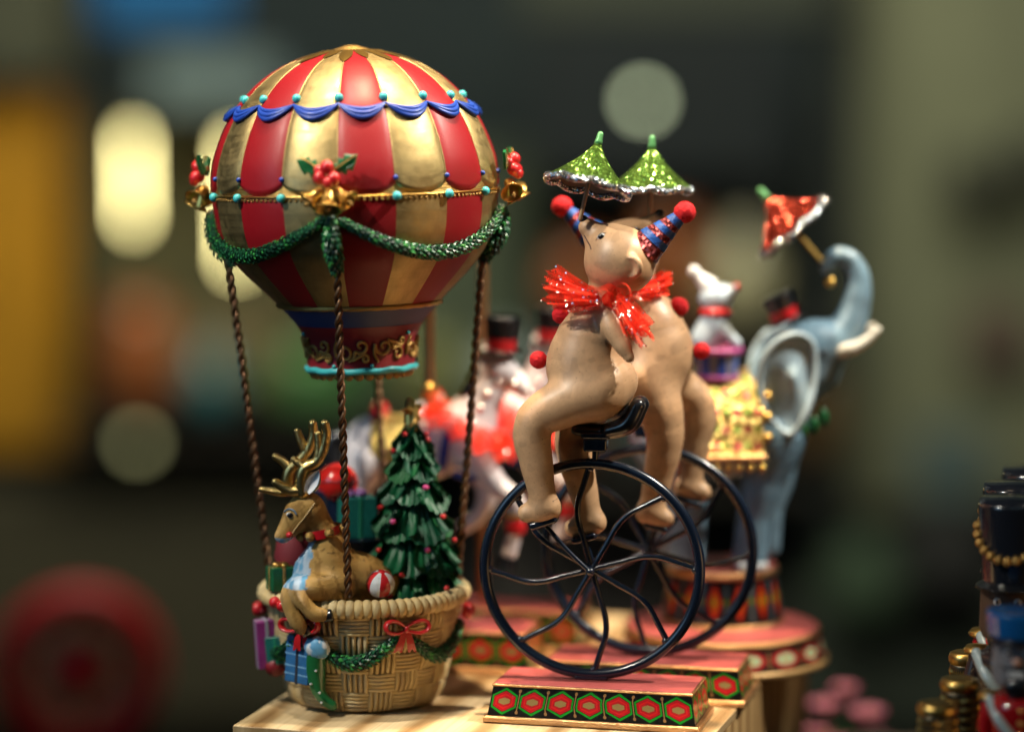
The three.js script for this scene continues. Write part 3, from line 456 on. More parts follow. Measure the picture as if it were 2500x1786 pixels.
{
  const reindeer = sub(bal, 'reindeer');
  const chestA = q3(700, 1240, 0), noseP = q3(612, 1190, 0);
  const g = mesher(deerAll, [-250, 110, 0], [100, 540, 270], 4.2, 0.011);
  tint(g, (x, y, z, o) => {
    const n = fbm(x * 0.02, y * 0.02, z * 0.02), w = 0.85 + 0.3 * n, streak = fbm(x * 0.11 + y * 0.03, y * 0.03, z * 0.05, 2);
    o[0] = 0.56 * w; o[1] = 0.335 * w; o[2] = 0.1 * w;
    if (streak > 0.62) { o[0] *= 0.72; o[1] *= 0.68; o[2] *= 0.62; }
    if (z > 96 && y > 290 && y < 392 && x < lerp(-112, -96, (y - 290) / 100) + 3 * Math.sin(y * 0.2)) { const b = smoothstep(fbm(x * 0.12, y * 0.03, z * 0.06, 3), 0.4, 0.66); o[0] = lerp(0.12, 0.5, b); o[1] = lerp(0.36, 0.62, b); o[2] = lerp(0.6, 0.76, b); }   // blue and white painted bib
    const dn = Math.hypot(x - noseP[0], (y - noseP[1]) * 1.0); if (dn < 15) { o[0] = 0.02; o[1] = 0.014; o[2] = 0.01; }
    const spots = noise(x * 0.13, y * 0.13, z * 0.05); if (x > chestA[0] + 30 && y > chestA[1] - 10 && spots > 0.8) { o[0] *= 0.45; o[1] *= 0.42; o[2] *= 0.42; }
  });
  part(reindeer, 'reindeer_body', g, M.deer);
  const surf = (px, py) => { const a = q3(px, py, 160); return V(a[0], a[1], faceZ(deerAll, a[0], a[1], 330)); };
  const e = surf(649, 1134); const eye = part(reindeer, 'eye', (() => { const b = ball(7.5, 14); b.scale(1.15, 0.8, 0.6); b.rotateZ(-0.5); return b; })(), M.white, e); part(reindeer, 'pupil', (() => { const b = ball(6.2, 12); b.scale(1.1, 0.9, 0.6); return b; })(), M.black, V(0.4, 0.3, 2.2).add(e));
  const brow = [[636, 1128], [645, 1121], [658, 1124], [663, 1131]].map(([a, b]) => surf(a, b).add(V(0, 0, 1))); part(reindeer, 'eyelid', tube(brow, 2.4, 12, 5), mat({ c: [0.1, 0.16, 0.24], roughness: 0.5 }));
  // antlers
  const antler = (z, rows) => join(rows.map((r) => tube(r.pts.map(([x, y, dz]) => qv(x, y, z + (dz || 0))), (t) => 1.28 * lerp(r.r0, r.r1, t), 24, 10)));
  part(reindeer, 'antler', antler(168, [{ pts: [[676, 1086], [672, 1062], [680, 1032], [705, 1019], [722, 990], [729, 955], [725, 933]], r0: 12, r1: 7.5 }, { pts: [[682, 1034], [672, 1024], [657, 1013]], r0: 8.5, r1: 6.5 }, { pts: [[708, 1016], [712, 990], [710, 957]], r0: 9, r1: 6.5 }, { pts: [[676, 1080], [650, 1082], [636, 1076], [616, 1063]], r0: 11, r1: 7 }]), M.antler);
  part(reindeer, 'antler', antler(132, [{ pts: [[662, 1084], [644, 1068], [648, 1036], [670, 1015], [690, 989], [700, 958], [699, 933]], r0: 12, r1: 7.5 }, { pts: [[648, 1036], [634, 1018], [616, 1006]], r0: 9, r1: 6.5 }, { pts: [[684, 996], [674, 975], [665, 951]], r0: 8.5, r1: 6.5 }, { pts: [[654, 1082], [625, 1085], [584, 1079]], r0: 10, r1: 5 }]), M.antler);
  // ears
  for (const [bx, by, tx, ty, z, n] of [[685, 1086, 712, 1036, 178, 1], [676, 1082, 694, 1040, 112, -1]]) {
    const a = qv(bx, by, z), b = qv(tx, ty, z), ax = b.clone().sub(a), L = ax.length(), sd = V(-ax.y, ax.x, 0).normalize(), f = (off, w) => grid(10, 12, (u, v) => { const s = (u - 0.5) * 2, wd = w * Math.pow(Math.sin(PI * (0.12 + 0.88 * v)), 0.75) * (v > 0.995 ? 0.1 : 1); return a.clone().addScaledVector(ax, v).addScaledVector(sd, s * wd).add(V(0, 0, n * (off + 7 * s * s - 5 * Math.sin(PI * v)))); });
    const ear = part(reindeer, 'ear', join([f(0, 17), f(-5, 17)]), mat({ c: [0.40, 0.235, 0.075], roughness: 0.55, side: THREE.DoubleSide })); part(reindeer, 'ear_lining', f(1.5, 12.5), mat({ c: [0.6, 0.62, 0.66], roughness: 0.5, side: THREE.DoubleSide }));
  }
  // halter, collar and jingle bells
  const ring = (pts, r, m, name) => part(reindeer, name, tube(pts.map(([x, y]) => surf(x, y).add(V(0, 0, 1.5))), r, 24, 6), m);
  ring([[618, 1163], [630, 1167], [642, 1174], [650, 1180]], 4, mat({ c: [0.42, 0.36, 0.24], roughness: 0.5 }), 'halter_band'); ring([[652, 1176], [668, 1155], [686, 1132], [703, 1108]], 2.2, mat({ c: [0.4, 0.28, 0.12], roughness: 0.5 }), 'halter_strap');
  part(reindeer, 'halter_stud', ball(7.5, 12), M.berry, surf(647, 1178).add(V(0, 0, 3)));
  const c0 = qv(717, 1174, 139), collar = part(reindeer, 'collar', grid(48, 4, (u, v) => { const a = u * TAU, rx = 42, rz = 40; const p = V(rx * Math.cos(a), (v - 0.5) * 20 + 0.22 * rx * Math.cos(a), rz * Math.sin(a)); return p.add(c0); }, { wrapU: true }), mat({ c: [0.4, 0.008, 0.015], roughness: 0.3, side: THREE.DoubleSide, clearcoat: 0.5 }));
  for (const a of [0.15, 1.15, 2.1, 3.0, 4.4, 5.4]) { const p = V(46 * Math.cos(a), 0.22 * 42 * Math.cos(a), 44 * Math.sin(a)).add(c0), b = part(reindeer, 'jingle_bell', ball(11, 14), M.oldGold, p); part(reindeer, 'bell_slot', slab(13, 2.4, 3, 1), M.black, V(Math.cos(a) * 9.5, -2, Math.sin(a) * 9.5).add(p), V(0, -a + PI / 2, 0)); }
  // hooves
  part(reindeer, 'hoof', (() => { const h = lathe([[0, 16], [9, 15], [12.5, 8], [14, -8], [13, -11], [0, -12]], 14); h.rotateZ(PI / 2 + 0.25); h.rotateX(0.2); return h; })(), M.black, qv(729, 1362, 226)); part(reindeer, 'hoof', (() => { const h = lathe([[0, 14], [9, 13], [12, 6], [13, -9], [0, -11]], 14); h.rotateZ(0.6); return h; })(), M.black, qv(681, 1396, 210));
}

// ---------------------------------------------------------------- the little Christmas tree
{
  const tree = sub(bal, 'christmas_tree', V(108, 205, 5)); tree.scale.set(1.1, 1, 1.1);
  const shell = (s) => { const n = 12, f = (back) => grid(24, 10, (u, v) => { const t = u * 2 - 1, w = 0.16 + 0.84 * Math.pow(v, 0.75), rag = v * v * 0.035 * Math.cos(t * 17 + s); const ridge = back ? 0 : 0.08 * Math.cos(t * 17 + s) * Math.sin(PI * Math.min(1, v * 0.9 + 0.12)); return V(t * w * 0.56, -v * (0.8 + 0.34 * (1 - t * t)) + rag, (back ? -0.14 : 0) * (1 - 0.3 * t * t) * (1 - (v > 0.999 ? 0.2 : 0)) + 0.22 * (1 - t * t) * Math.pow(v, 0.6) + 0.8 * Math.pow(v, 2.2) + ridge); }, { flip: !back }); return join([f(0), f(1)]); };
  const shells = [0, 1.7, 3.1, 4.6].map(shell), mats = [[0.004, 0.1, 0.038], [0.006, 0.12, 0.042], [0.004, 0.085, 0.04], [0.009, 0.14, 0.038]].map((c) => mat({ c, roughness: 0.44, specularIntensity: 0.5, clearcoat: 0.05, clearcoatRoughness: 0.35, map: TX.mottle, side: THREE.DoubleSide }));
  part(tree, 'trunk', lathe([[0, 395], [10, 385], [18, 330], [34, 220], [50, 110], [64, 0], [0, 0]], 24), mat({ c: [0.006, 0.13, 0.034], roughness: 0.44 }));
  const tiers = [[430, 4, 80, 5, 50], [378, 14, 78, 6, 60], [324, 29, 80, 7, 68], [260, 44, 84, 8, 75], [188, 58, 88, 9, 82], [118, 66, 84, 10, 84]];
  tiers.forEach(([y, r, len, n, w], ti) => { for (let i = 0; i < n; i++) { const a = (i + (ti & 1) * 0.5) / n * TAU + rr(-0.1, 0.1), k = rr(0.92, 1.1); const m = part(tree, 'bough', shells[(i * 3 + ti) % 4], mats[(i + ti * 2) % 4], V((r - 4) * Math.sin(a), y + rr(-5, 5), (r - 4) * Math.cos(a)), V(0, a, 0), V(w * 1.15 * k, len * k, 40 * k)); m.rotation.order = 'YXZ'; m.rotation.x = 0.0; } });
  for (const [px, py, pinkish] of [[976, 947, 0], [970, 960, 0], [880, 985, 0], [948, 1060, 1], [884, 1133, 1], [982, 1126, 0], [858, 1107, 0], [855, 1196, 0], [952, 1192, 1], [905, 945, 0], [990, 1276, 0], [880, 1290, 0], [1004, 1180, 0], [902, 1245, 0]]) { const x = px - 812 - 108, y = (1547 - py) - 205, r = 29 + (390 - y) * 0.27, z = Math.sqrt(Math.max(r * r - x * x, 30)) + 6; part(tree, 'bauble', ball(pinkish ? 6.5 : 6, 12), pinkish ? M.pink : M.berry, V(clamp(x, -r, r), y, z)); }
  part(tree, 'star_stem', lathe([[0, 440], [8, 436], [13, 420], [14, 405], [17, 396], [0, 394]], 12), M.oldGold, V(-2, 4, 0));
  const s = new THREE.Shape(); for (let i = 0; i < 10; i++) { const a = i / 10 * TAU + PI / 2, r = i & 1 ? 14 : 32; i ? s.lineTo(r * Math.cos(a), r * Math.sin(a)) : s.moveTo(r * Math.cos(a), r * Math.sin(a)); } s.closePath();
  const sg = new THREE.ExtrudeGeometry(s, { depth: 5, bevelEnabled: true, bevelSize: 6, bevelThickness: 9, bevelSegments: 1, bevelOffset: -5 }); sg.translate(0, 0, -2.5); sg.rotateY(1.05); sg.rotateZ(0.1); part(tree, 'tree_star', sg, mat({ c: [0.6, 0.4, 0.12], metalness: 1, roughness: 0.32, flatShading: true }), V(-2, 444, 2));
}

// ---------------------------------------------------------------- gifts and toys in and on the basket
function gift(px, py, z, w, h, d, c, ribbon, turn, bowMat, tilt = 0) {
  const g = sub(bal, 'gift', qv(px, py, z), V(0, turn, tilt)); const bx = part(g, 'gift_box', slab(w, h, d, 3, 2), mat({ c, roughness: 0.4, map: TX.mottle }));
  part(g, 'ribbon', slab(w + 2.4, h + 2.4, 7, 1), ribbon); part(g, 'ribbon', slab(7, h + 2.8, d + 2.4, 1), ribbon);
  if (bowMat) for (let i = 0; i < 6; i++) { const a = i / 6 * TAU + 0.3, r = Math.min(w, d) * 0.3; part(g, 'bow_petal', (() => { const q = ball(1, 12); q.scale(r * 0.62, r * 0.42, r * 0.36); q.rotateY(-a); q.rotateZ(0.0); return q; })(), bowMat, V(r * 0.7 * Math.cos(a), h / 2 + r * 0.3, r * 0.7 * Math.sin(a))); }
  return g;
}
const ribGreen = mat({ c: [0.02, 0.2, 0.12], roughness: 0.35 }), lilac = mat({ c: [0.2, 0.09, 0.26], roughness: 0.45 }), ribDark = mat({ c: [0.03, 0.035, 0.05], roughness: 0.45 });
gift(625, 1278, 110, 52, 52, 46, [0.01, 0.13, 0.05], M.oldGold, 0.45, M.brightGold);
gift(655, 1262, 40, 62, 66, 56, [0.015, 0.26, 0.24], ribGreen, 0.3, null);
gift(792, 1140, -40, 78, 92, 70, [0.012, 0.17, 0.15], ribGreen, 0.35, lilac);
gift(800, 1228, -30, 130, 80, 100, [0.006, 0.012, 0.03], ribDark, 0.2, null);
gift(722, 1120, -60, 70, 80, 60, [0.008, 0.02, 0.06], ribDark, 0.2, null);
{ const g = sub(bal, 'red_toy_ball', qv(752, 1066, -60)); part(g, 'ball_shell', ball(46, 28), mat({ c: [0.5, 0.015, 0.012], roughness: 0.18, clearcoat: 0.8, clearcoatRoughness: 0.1 })); part(g, 'ball_band', (() => { const t = new THREE.TorusGeometry(45.5, 2.5, 8, 40); t.rotateX(PI / 2.3); return t; })(), M.maroon); }
part(bal, 'red_sack', (() => { const g = lathe([[0, -60], [34, -56], [44, -20], [36, 22], [16, 44], [22, 60], [0, 58]], 20); return g; })(), mat({ c: [0.16, 0.012, 0.02], roughness: 0.7 }), qv(655, 1210, 60));
{ // beach ball of six panels
  const g = sub(bal, 'beach_ball', qv(846, 1290, 178), V(0.35, 0, -0.1));
  for (let i = 0; i < 8; i++) part(g, 'ball_panel', new THREE.SphereGeometry(31, 8, 16, i / 8 * TAU, TAU / 8), i & 1 ? M.white : M.berry);
  part(g, 'ball_cap', (() => { const q = lathe([[0, 33], [6, 32.5], [8, 30]], 12); return q; })(), M.berry);
}
// hanging on the outside
{ const g = gift(664, 1452, 0, 62, 104, 24, [0.035, 0.17, 0.42], ribDark, -0.55, null, -0.07); const p = onBasket(680, 122, 16); g.position.copy(p); for (const yy of [-32, -14, 12, 30]) part(g, 'paper_stripe', slab(62.8, 3.4, 24.8, 0.6), mat({ c: [0.16, 0.36, 0.6], roughness: 0.5 }), V(0, yy, 0)); }
{ const g = sub(bal, 'christmas_stocking', onBasket(722, 92, 22), V(0.16, -0.35, 0));
  part(g, 'stocking_foot', tube([V(-2, 66, 2), V(-4, 30, 4), V(-3, -8, 5), V(3, -36, 6), V(18, -56, 4), V(30, -66, 0)], (t) => 19 + 3.5 * Math.sin(t * 5) - 4 * t, 30, 12), M.leafGreen);
  const cuff = ball(1, 24), cp = cuff.attributes.position; for (let i = 0; i < cp.count; i++) { const v = V(cp.getX(i), cp.getY(i), cp.getZ(i)), k = 0.9 + 0.24 * fbm(v.x * 7 + 3, v.y * 3, v.z * 7); cp.setXYZ(i, v.x * 29 * k, v.y * 25 * k, v.z * 20 * k); } cuff.computeVertexNormals(); cuff.rotateZ(-0.3); tint(cuff, (x, y, z, o) => { const b = fbm(x * 0.09 + 4, y * 0.04, z * 0.06, 3) > 0.5; o[0] = b ? 0.66 : 0.12; o[1] = b ? 0.7 : 0.36; o[2] = b ? 0.74 : 0.6; }); part(g, 'stocking_cuff', cuff, mat({ vertexColors: true, roughness: 0.5 }), V(0, 66, 6));
  for (const [x, y] of [[-16, 40], [4, 20], [-8, -12], [12, -30], [16, -52]]) part(g, 'white_dot', ball(3, 8), M.white, V(x, y, x < -12 ? 14 : 24)); }
{ const g = gift(592, 1425, 60, 44, 108, 40, [0.26, 0.03, 0.2], mat({ c: [0.3, 0.3, 0.36], roughness: 0.5 }), 0.3, null, 0.06); }
gift(618, 1438, 70, 46, 62, 40, [0.01, 0.14, 0.12], ribGreen, -0.2, null, 0.1);
part(bal, 'red_toy_ball', ball(24, 16), M.maroon, qv(612, 1475, 70));
for (const [px, py, z] of [[628, 1340, 176], [612, 1332, 160], [700, 1352, 205]]) part(bal, 'berry', ball(13, 14), M.berry, qv(px, py, z));

// ---------------------------------------------------------------- two bears on unicycles (modelled in units of 0.21 mm)
const hexPrint = (() => {   // printed band: hexagons with green border, red rings and tan centre, dumb-bell dividers
  const c = document.createElement('canvas'); c.width = 1400; c.height = 180; const g = c.getContext('2d'); g.fillStyle = '#06070a'; g.fillRect(0, 0, 1400, 180);
  for (let i = 0; i < 7; i++) {
    const cx = 100 + i * 200, cy = 90, hex = (w, h, col) => { g.fillStyle = col; g.beginPath(); [[-w, -h * 0.45], [0, -h], [w, -h * 0.45], [w, h * 0.45], [0, h], [-w, h * 0.45]].forEach(([x, y], k) => (k ? g.lineTo(cx + x, cy + y) : g.moveTo(cx + x, cy + y))); g.closePath(); g.fill(); };
    hex(90, 82, '#0d8a22'); hex(78, 66, '#08090c'); hex(76, 63, '#a5121f'); hex(62, 48, '#c41a1f'); hex(50, 36, '#a31a22'); hex(40, 22, '#8d7a4c');
    g.fillStyle = '#8a6a44'; if (i < 6) { g.fillRect(cx + 96, 26, 8, 128); for (const y of [26, 154]) { g.beginPath(); g.arc(cx + 100, y, 11, 0, TAU); g.fill(); } }
  }
  const t = new THREE.CanvasTexture(c); t.colorSpace = THREE.SRGBColorSpace; t.wrapS = THREE.RepeatWrapping; return t;
})();
const printMat = mat({ map: hexPrint, roughness: 0.3, clearcoat: 0.5, clearcoatRoughness: 0.15, bumpMap: TX.pits, bumpScale: 0.00008 });
// truncated pyramid base: flange, printed sloping sides, top plate
function pyramidBase(parent, W, D, w, d, h, ox = 0) {
  const b = sub(parent, 'base', V(ox, 0, 0), V(0, -4.5 * DEG, 0)), f = 15;
  part(b, 'flange', slab(W, f, D, 4, 2), M.copper, V(0, f / 2 + 0.5, 0));
  const quad = (p, uw) => { const g = new THREE.BufferGeometry(); g.setAttribute('position', new THREE.Float32BufferAttribute(p.flat(), 3)); g.setAttribute('uv', new THREE.Float32BufferAttribute([0, 0, uw, 0, uw, 1, 0, 1], 2)); g.setIndex([0, 1, 2, 0, 2, 3]); g.computeVertexNormals(); return g; };
  const y0 = f, y1 = h - 5, X0 = W / 2 - 9, Z0 = D / 2 - 9, X1 = w / 2 - 3, Z1 = d / 2 - 3, u = Math.max(2, Math.round(7 * D / W)) / 7;
  part(b, 'printed_side', quad([[-X0, y0, Z0], [X0, y0, Z0], [X1, y1, Z1], [-X1, y1, Z1]], 1), printMat); part(b, 'printed_side', quad([[X0, y0, -Z0], [-X0, y0, -Z0], [-X1, y1, -Z1], [X1, y1, -Z1]], 1), printMat);
  part(b, 'printed_side', quad([[X0, y0, Z0], [X0, y0, -Z0], [X1, y1, -Z1], [X1, y1, Z1]], u), printMat); part(b, 'printed_side', quad([[-X0, y0, -Z0], [-X0, y0, Z0], [-X1, y1, Z1], [-X1, y1, -Z1]], u), printMat);
  part(b, 'gold_edge', slab(w, 6, d, 2.5, 2), M.copper, V(0, h - 3.5, 0));
  const top = slab(w - 9, 6, d - 9, 1, 1), t = top.attributes.uv, p = top.attributes.position; for (let i = 0; i < p.count; i++) t.setXY(i, p.getX(i) / 300, p.getZ(i) / 300);
  part(b, 'top_plate', top, M.roseBase, V(0, h - 2.2, 0));
  return b;
}
// parasol: eight hollow panels, silver glitter rim, stick
function parasol(parent, tip, dir, R, H, stickLen, cover, spin = 0, stickMat = M.stick) {
  const q = new THREE.Quaternion().setFromUnitVectors(up, dir.clone().normalize()), p = sub(parent, 'parasol', tip); p.quaternion.copy(q);
  const rim = (a) => { const s = Math.abs(Math.sin(a * 4)); return { r: R * (1 - 0.05 * (1 - s)), y: -H + 7 * (s - 1) * -1 - 3 }; };
  for (let k = 0; k < 8; k++) part(p, 'canopy_panel', grid(10, 20, (u, v) => { const a = spin + (k + u) / 8 * TAU, e = rim(a - spin), t = u * 2 - 1, x = Math.pow(v, 1.42), r = lerp(7, e.r, x) - 0.05 * R * (1 - t * t) * Math.sin(PI * v); return V(r * Math.sin(a), lerp(0, e.y, v), r * Math.cos(a)); }, { flip: true, su: 0.3, sv: 0.52 }), cover);
  const pts = []; for (let i = 0; i < 96; i++) { const a = spin + i / 96 * TAU, e = rim(a - spin); pts.push(V(e.r * Math.sin(a), e.y - 5, e.r * Math.cos(a))); }
  part(p, 'glitter_rim', tube(pts, (t) => 8.5 + 1.2 * Math.sin(t * TAU * 8), 160, 8, true, 3), M.silverGlitter);
  part(p, 'lining', grid(48, 8, (u, v) => { const a = spin + u * TAU, e = rim(a - spin), r = lerp(6, e.r - 3, v); return V(r * Math.sin(a), lerp(-H * 0.55, e.y - 3, Math.pow(v, 1.2)), r * Math.cos(a)); }), mat({ c: [0.16, 0.13, 0.1], roughness: 0.7, side: THREE.DoubleSide }));
  part(p, 'finial', lathe([[0, 24], [5, 22], [7, 17], [7, 8], [8.5, 2], [9, -6], [0, -8]], 14), mat({ c: [0.1, 0.32, 0.12], roughness: 0.35, metalness: 0.2 }));
  part(p, 'stick', tube([V(0, -H * 0.3, 0), V(0, -H - stickLen, 0)], 4.4, 4, 8), stickMat);
  return p;
}
const pomGeo = (() => { const l = []; const b = new THREE.IcosahedronGeometry(1, 4), p = b.attributes.position; for (let i = 0; i < p.count; i++) { const k = 0.9 + 0.16 * fbm(p.getX(i) * 5 + 9, p.getY(i) * 5, p.getZ(i) * 5); p.setXYZ(i, p.getX(i) * k, p.getY(i) * k, p.getZ(i) * k); } b.computeVertexNormals(); l.push(b); for (let i = 0; i < 620; i++) { const c = new THREE.ConeGeometry(0.022, 0.16, 3); c.translate(0, rr(0.98, 1.03), 0); const d = V(rr(-1, 1), rr(-1, 1), rr(-1, 1)).normalize(); l.push(aim(c, d)); } return join(l); })();
// a gathered sheet of net between an inner edge a0-a1 and an outer edge b0-b1
function gathered(a0, a1, b0, b1, n, amp, bow, ph = 0) {
  return grid(64, 16, (v, u0) => {
    const e = 2 * v - 1, u = u0 * (1 - 0.2 * e * e * e * e) * (1 + 0.07 * Math.sin(TAU * n * 1.6 * v + ph * 3)), p = a0.clone().lerp(a1, v).lerp(b0.clone().lerp(b1, v), u), w = Math.pow(u, 0.9), k = 0.65 + 0.7 * noise(v * 5 + ph * 7, ph * 3, 1);
    const f = Math.sin(TAU * n * v + ph) * 0.75 + 0.5 * Math.sin(TAU * n * 1.73 * v + 1.9 * ph + u * 2);
    p.z += bow * Math.sin(PI * u * 0.8) + amp * 1.25 * w * f * k; p.y += amp * w * (0.55 * Math.sin(TAU * n * 0.63 * v + ph * 2 + u) + 0.5 * (noise(v * 6 + ph, u * 2, 3) - 0.5)); p.x += amp * 0.5 * w * Math.cos(TAU * n * 0.9 * v + ph); return p;
  }, { su: 1.4, sv: 1.3 });
}
function makeBear(m, label, pos, scale, turn, opt) {
  const T = thing('bear_ornament', label, 'ornament', pos, scale, turn, 'bears riding unicycles'); T.scale.y *= 0.985;
  const lz = opt.legs, kx = opt.reach, W = (x, y, z = 0) => V(m * x, y, z), w = (x, y, z, r) => (r === undefined ? [m * x, y, z] : [m * x, y, z, r]);
  pyramidBase(T, 482, 214, 448, 178, 86, m * 14 * 0 + opt.baseShift);
  // unicycle
  const cy = 338, R = 239, uni = sub(T, 'unicycle');
  { const pts = []; for (let i = 0; i < 48; i++) pts.push(V(R * Math.cos(i / 48 * TAU), cy + R * Math.sin(i / 48 * TAU), 0)); part(uni, 'wheel_rim', tube(pts, 12.2, 160, 10, true), M.iron); }
  for (let i = 0; i < 8; i++) { const a = i * TAU / 8 + 0.02, b = a + 0.25; const A = W(R * Math.cos(a), cy + R * Math.sin(a)), B = W(0.57 * R * Math.cos(b), cy + 0.57 * R * Math.sin(b)), H0 = V(0, cy, 0); part(uni, 'spoke', tube([H0, H0.clone().lerp(B, 0.45), H0.clone().lerp(B, 0.86), B.clone().lerp(A, 0.16), B.clone().lerp(A, 0.6), A], 6.6, 40, 8), M.iron); part(uni, 'weld', ball(9, 10), M.iron, W((R - 10) * Math.cos(a), cy + (R - 10) * Math.sin(a))); }
  part(uni, 'hub', (() => { const g = lathe([[0, 40], [8, 39], [9, 30], [9, -30], [8, -39], [0, -40]], 14); g.rotateX(PI / 2); return g; })(), M.iron, V(0, cy, 0));
  part(uni, 'foot_plate', slab(74, 10, 22, 4), M.iron, V(0, 92, 0));
  part(uni, 'crank', tube([W(4, cy - 4, lz * 34), W(-50 * kx, cy + 48, lz * 36), W(-100 * kx, cy + 106, lz * 38)], 5.4, 12, 8), M.iron); part(uni, 'crank', tube([W(0, cy, lz * -34), W(-10, cy + 30, lz * -38), W(-22, cy + 60, lz * -42)], 5.4, 12, 8), M.iron);
  part(uni, 'pedal', slab(64, 17, 46, 7, 3), M.iron, W(-100 * kx, cy + 112, lz * 46), V(0, 0, m * 0.33)); part(uni, 'pedal', slab(58, 16, 46, 7, 3), M.iron, W(-22, cy + 64, lz * -46), V(0, 0, m * 0.25));
  part(uni, 'seat_post', tube([V(6, cy + R, 0), V(8, 620, 0)], 7, 6, 10), M.iron); part(uni, 'seat_clamp', slab(52, 30, 40, 6), M.iron, V(8 * m, 620, 0)); part(uni, 'seat_clamp', slab(66, 16, 48, 6), M.iron, V(10 * m, 642, 0));
  const sadF = union([limb([[m * -34, 652, 0, 13], [m * 30, 650, 0, 18], [m * 80, 668, 0, 23], [m * 106, 712, 0, 20]]), limb([[m * 40, 654, 22, 15], [m * 80, 670, 32, 18], [m * 104, 712, 28, 16]]), limb([[m * 40, 654, -22, 15], [m * 80, 670, -32, 18], [m * 104, 712, -28, 16]])], 12);
  part(uni, 'saddle', mesher(sadF, [-150, 620, -70], [150, 760, 70], 5), M.black);
  // bear
  const body = union([
    limb([w(34, 985, 0, 40), w(26, 950, 0, 42), w(12, 908, 0, 54), w(-6, 852, 0, 75), w(-14, 792, 0, 88), w(12, 756, 0, 80), w(38, 758, 0, 58)]), capsule(w(36, 762, 26), 48, w(50, 764, 10), 40), capsule(w(36, 762, -26), 48, w(50, 764, -10), 40),
    limb([w(10, 742, lz * 38, 62), w(-58 * kx, 716, lz * 54, 54), w(-112 * kx, 684, lz * 62, 45), w(-124 * kx, 648, lz * 62, 42), w(-116 * kx, 590, lz * 60, 37), w(-106 * kx, 530, lz * 56, 31), w(-100 * kx, 490, lz * 53, 29)]),
    limb([w(0, 742, lz * -38, 66), w(-26 * kx, 690, lz * -50, 56), w(-46 * kx, 630, lz * -56, 45), w(-44 * kx, 580, lz * -56, 40), w(-30 * kx, 520, lz * -54, 34), w(-18 * kx, 470, lz * -52, 29), w(-14 * kx, 446, lz * -52, 28)]),
  ], 22);
  const feet = union([limb([w(-84 * kx, 480, lz * 52, 24), w(-112 * kx, 473, lz * 52, 25), w(-136 * kx, 470, lz * 52, 22)]), limb([w(2, 434, lz * -52, 24), w(-24 * kx, 427, lz * -52, 24), w(-48 * kx, 422, lz * -52, 21)])], 16);
  const arms = union([limb([w(34, 925, 44, 26), w(50, 890, 64, 26), w(72, 854, 76, 20), w(90, 824, 82, 12)]), limb([w(24, 925, -44, 26), w(36, 885, -68, 25), w(40, 850, -82, 18), w(36, 815, -86, 12)])], 8);
  const head = union([egg(w(60, 1030, 0), [79, 77, 78]), egg(w(52, 1062, 0), [58, 46, 58], m * -0.3), limb([w(34, 1070, 0, 40), w(10, 1088, 0, 26), w(-6, 1100, 0, 21), w(-12, 1104, 0, 20)]), limb([w(34, 1050, 0, 40), w(2, 1074, 0, 20), w(-6, 1086, 0, 13)])], 12);
  const earAt = (s) => { const n = V(m * -0.42, -0.22, s * 0.88).normalize(), c = V(m * 92, 1022, s * 66); return (x, y, z) => { const d = V(x - c.x, y - c.y, z - c.z), h = d.dot(n), r = Math.sqrt(Math.max(d.lengthSq() - h * h, 0)), cup = 7 * Math.max(0, 1 - (r / 21) ** 2); const q = Math.hypot(r / 28, (h + 2) / 13); return Math.max((q - 1) * 13, h - 7 + cup); }; };
  const ears = ((a, b) => (x, y, z) => Math.min(a(x, y, z), b(x, y, z)))(earAt(1), earAt(-1));
  const all = (x, y, z) => { let d = smin(body(x, y, z), feet(x, y, z), 20); d = smin(d, arms(x, y, z), 14); d = smin(d, head(x, y, z), 8); return y > 960 ? smin(d, ears(x, y, z), 5) : d; };
  const bear = part(T, 'bear_body', mesher(all, [-190, 380, -130], [190, 1150, 130], 5, 0.006), M.bear);
  const face = (x, y, o = 0) => V(m * x, y, faceZ(all, m * x, y, 200) + o);
  part(bear, 'nose', (() => { const g = ball(11, 16); g.scale(1.05, 0.85, 1.2); g.rotateZ(m * -0.6); return g; })(), M.black, W(-20, 1121, 0));
  for (const s of [1, -1]) {
    const e = face(24, 1086); e.z *= s; const eye = part(bear, 'eye', (() => { const g = ball(7.2, 14); g.scale(1.3, 0.85, 0.6); g.rotateZ(m * 0.5); return g; })(), M.white, e); part(bear, 'pupil', (() => { const g = ball(6.3, 12); g.scale(1.1, 1, 0.55); return g; })(), M.black, V(0, 0, s * 2.8).add(e));
    const lid = [[13, 1078], [18, 1088], [25, 1093.5], [34, 1094]].map(([x, y]) => { const p = face(x, y, 0.4); p.z *= s; return p; }); part(bear, 'eyelid_line', tube(lid, 1.6, 12, 5), M.stick);
    const mouth = [[-16, 1086], [-10, 1076], [-2, 1066], [2, 1058]].map(([x, y]) => { const p = face(x, y, -0.4); p.z = Math.max(p.z, 2) * s; return p; }); part(bear, 'mouth_line', tube(mouth, 1.8, 12, 5), mat({ c: [0.09, 0.04, 0.035], roughness: 0.6 }));
  }
  // party hat
  const h0 = W(112, 1056, 8), h1 = W(190, 1128, 8), ax = h1.clone().sub(h0), hat = sub(T, 'party_hat', h0); hat.quaternion.setFromUnitVectors(up, ax.clone().normalize());
  const HL = ax.length(), hr = (t) => lerp(43, 15, Math.pow(Math.max(t, 0), 0.92)), bandsAt = [0, 0.25, 0.40, 0.54, 0.68, 0.82, 0.98];
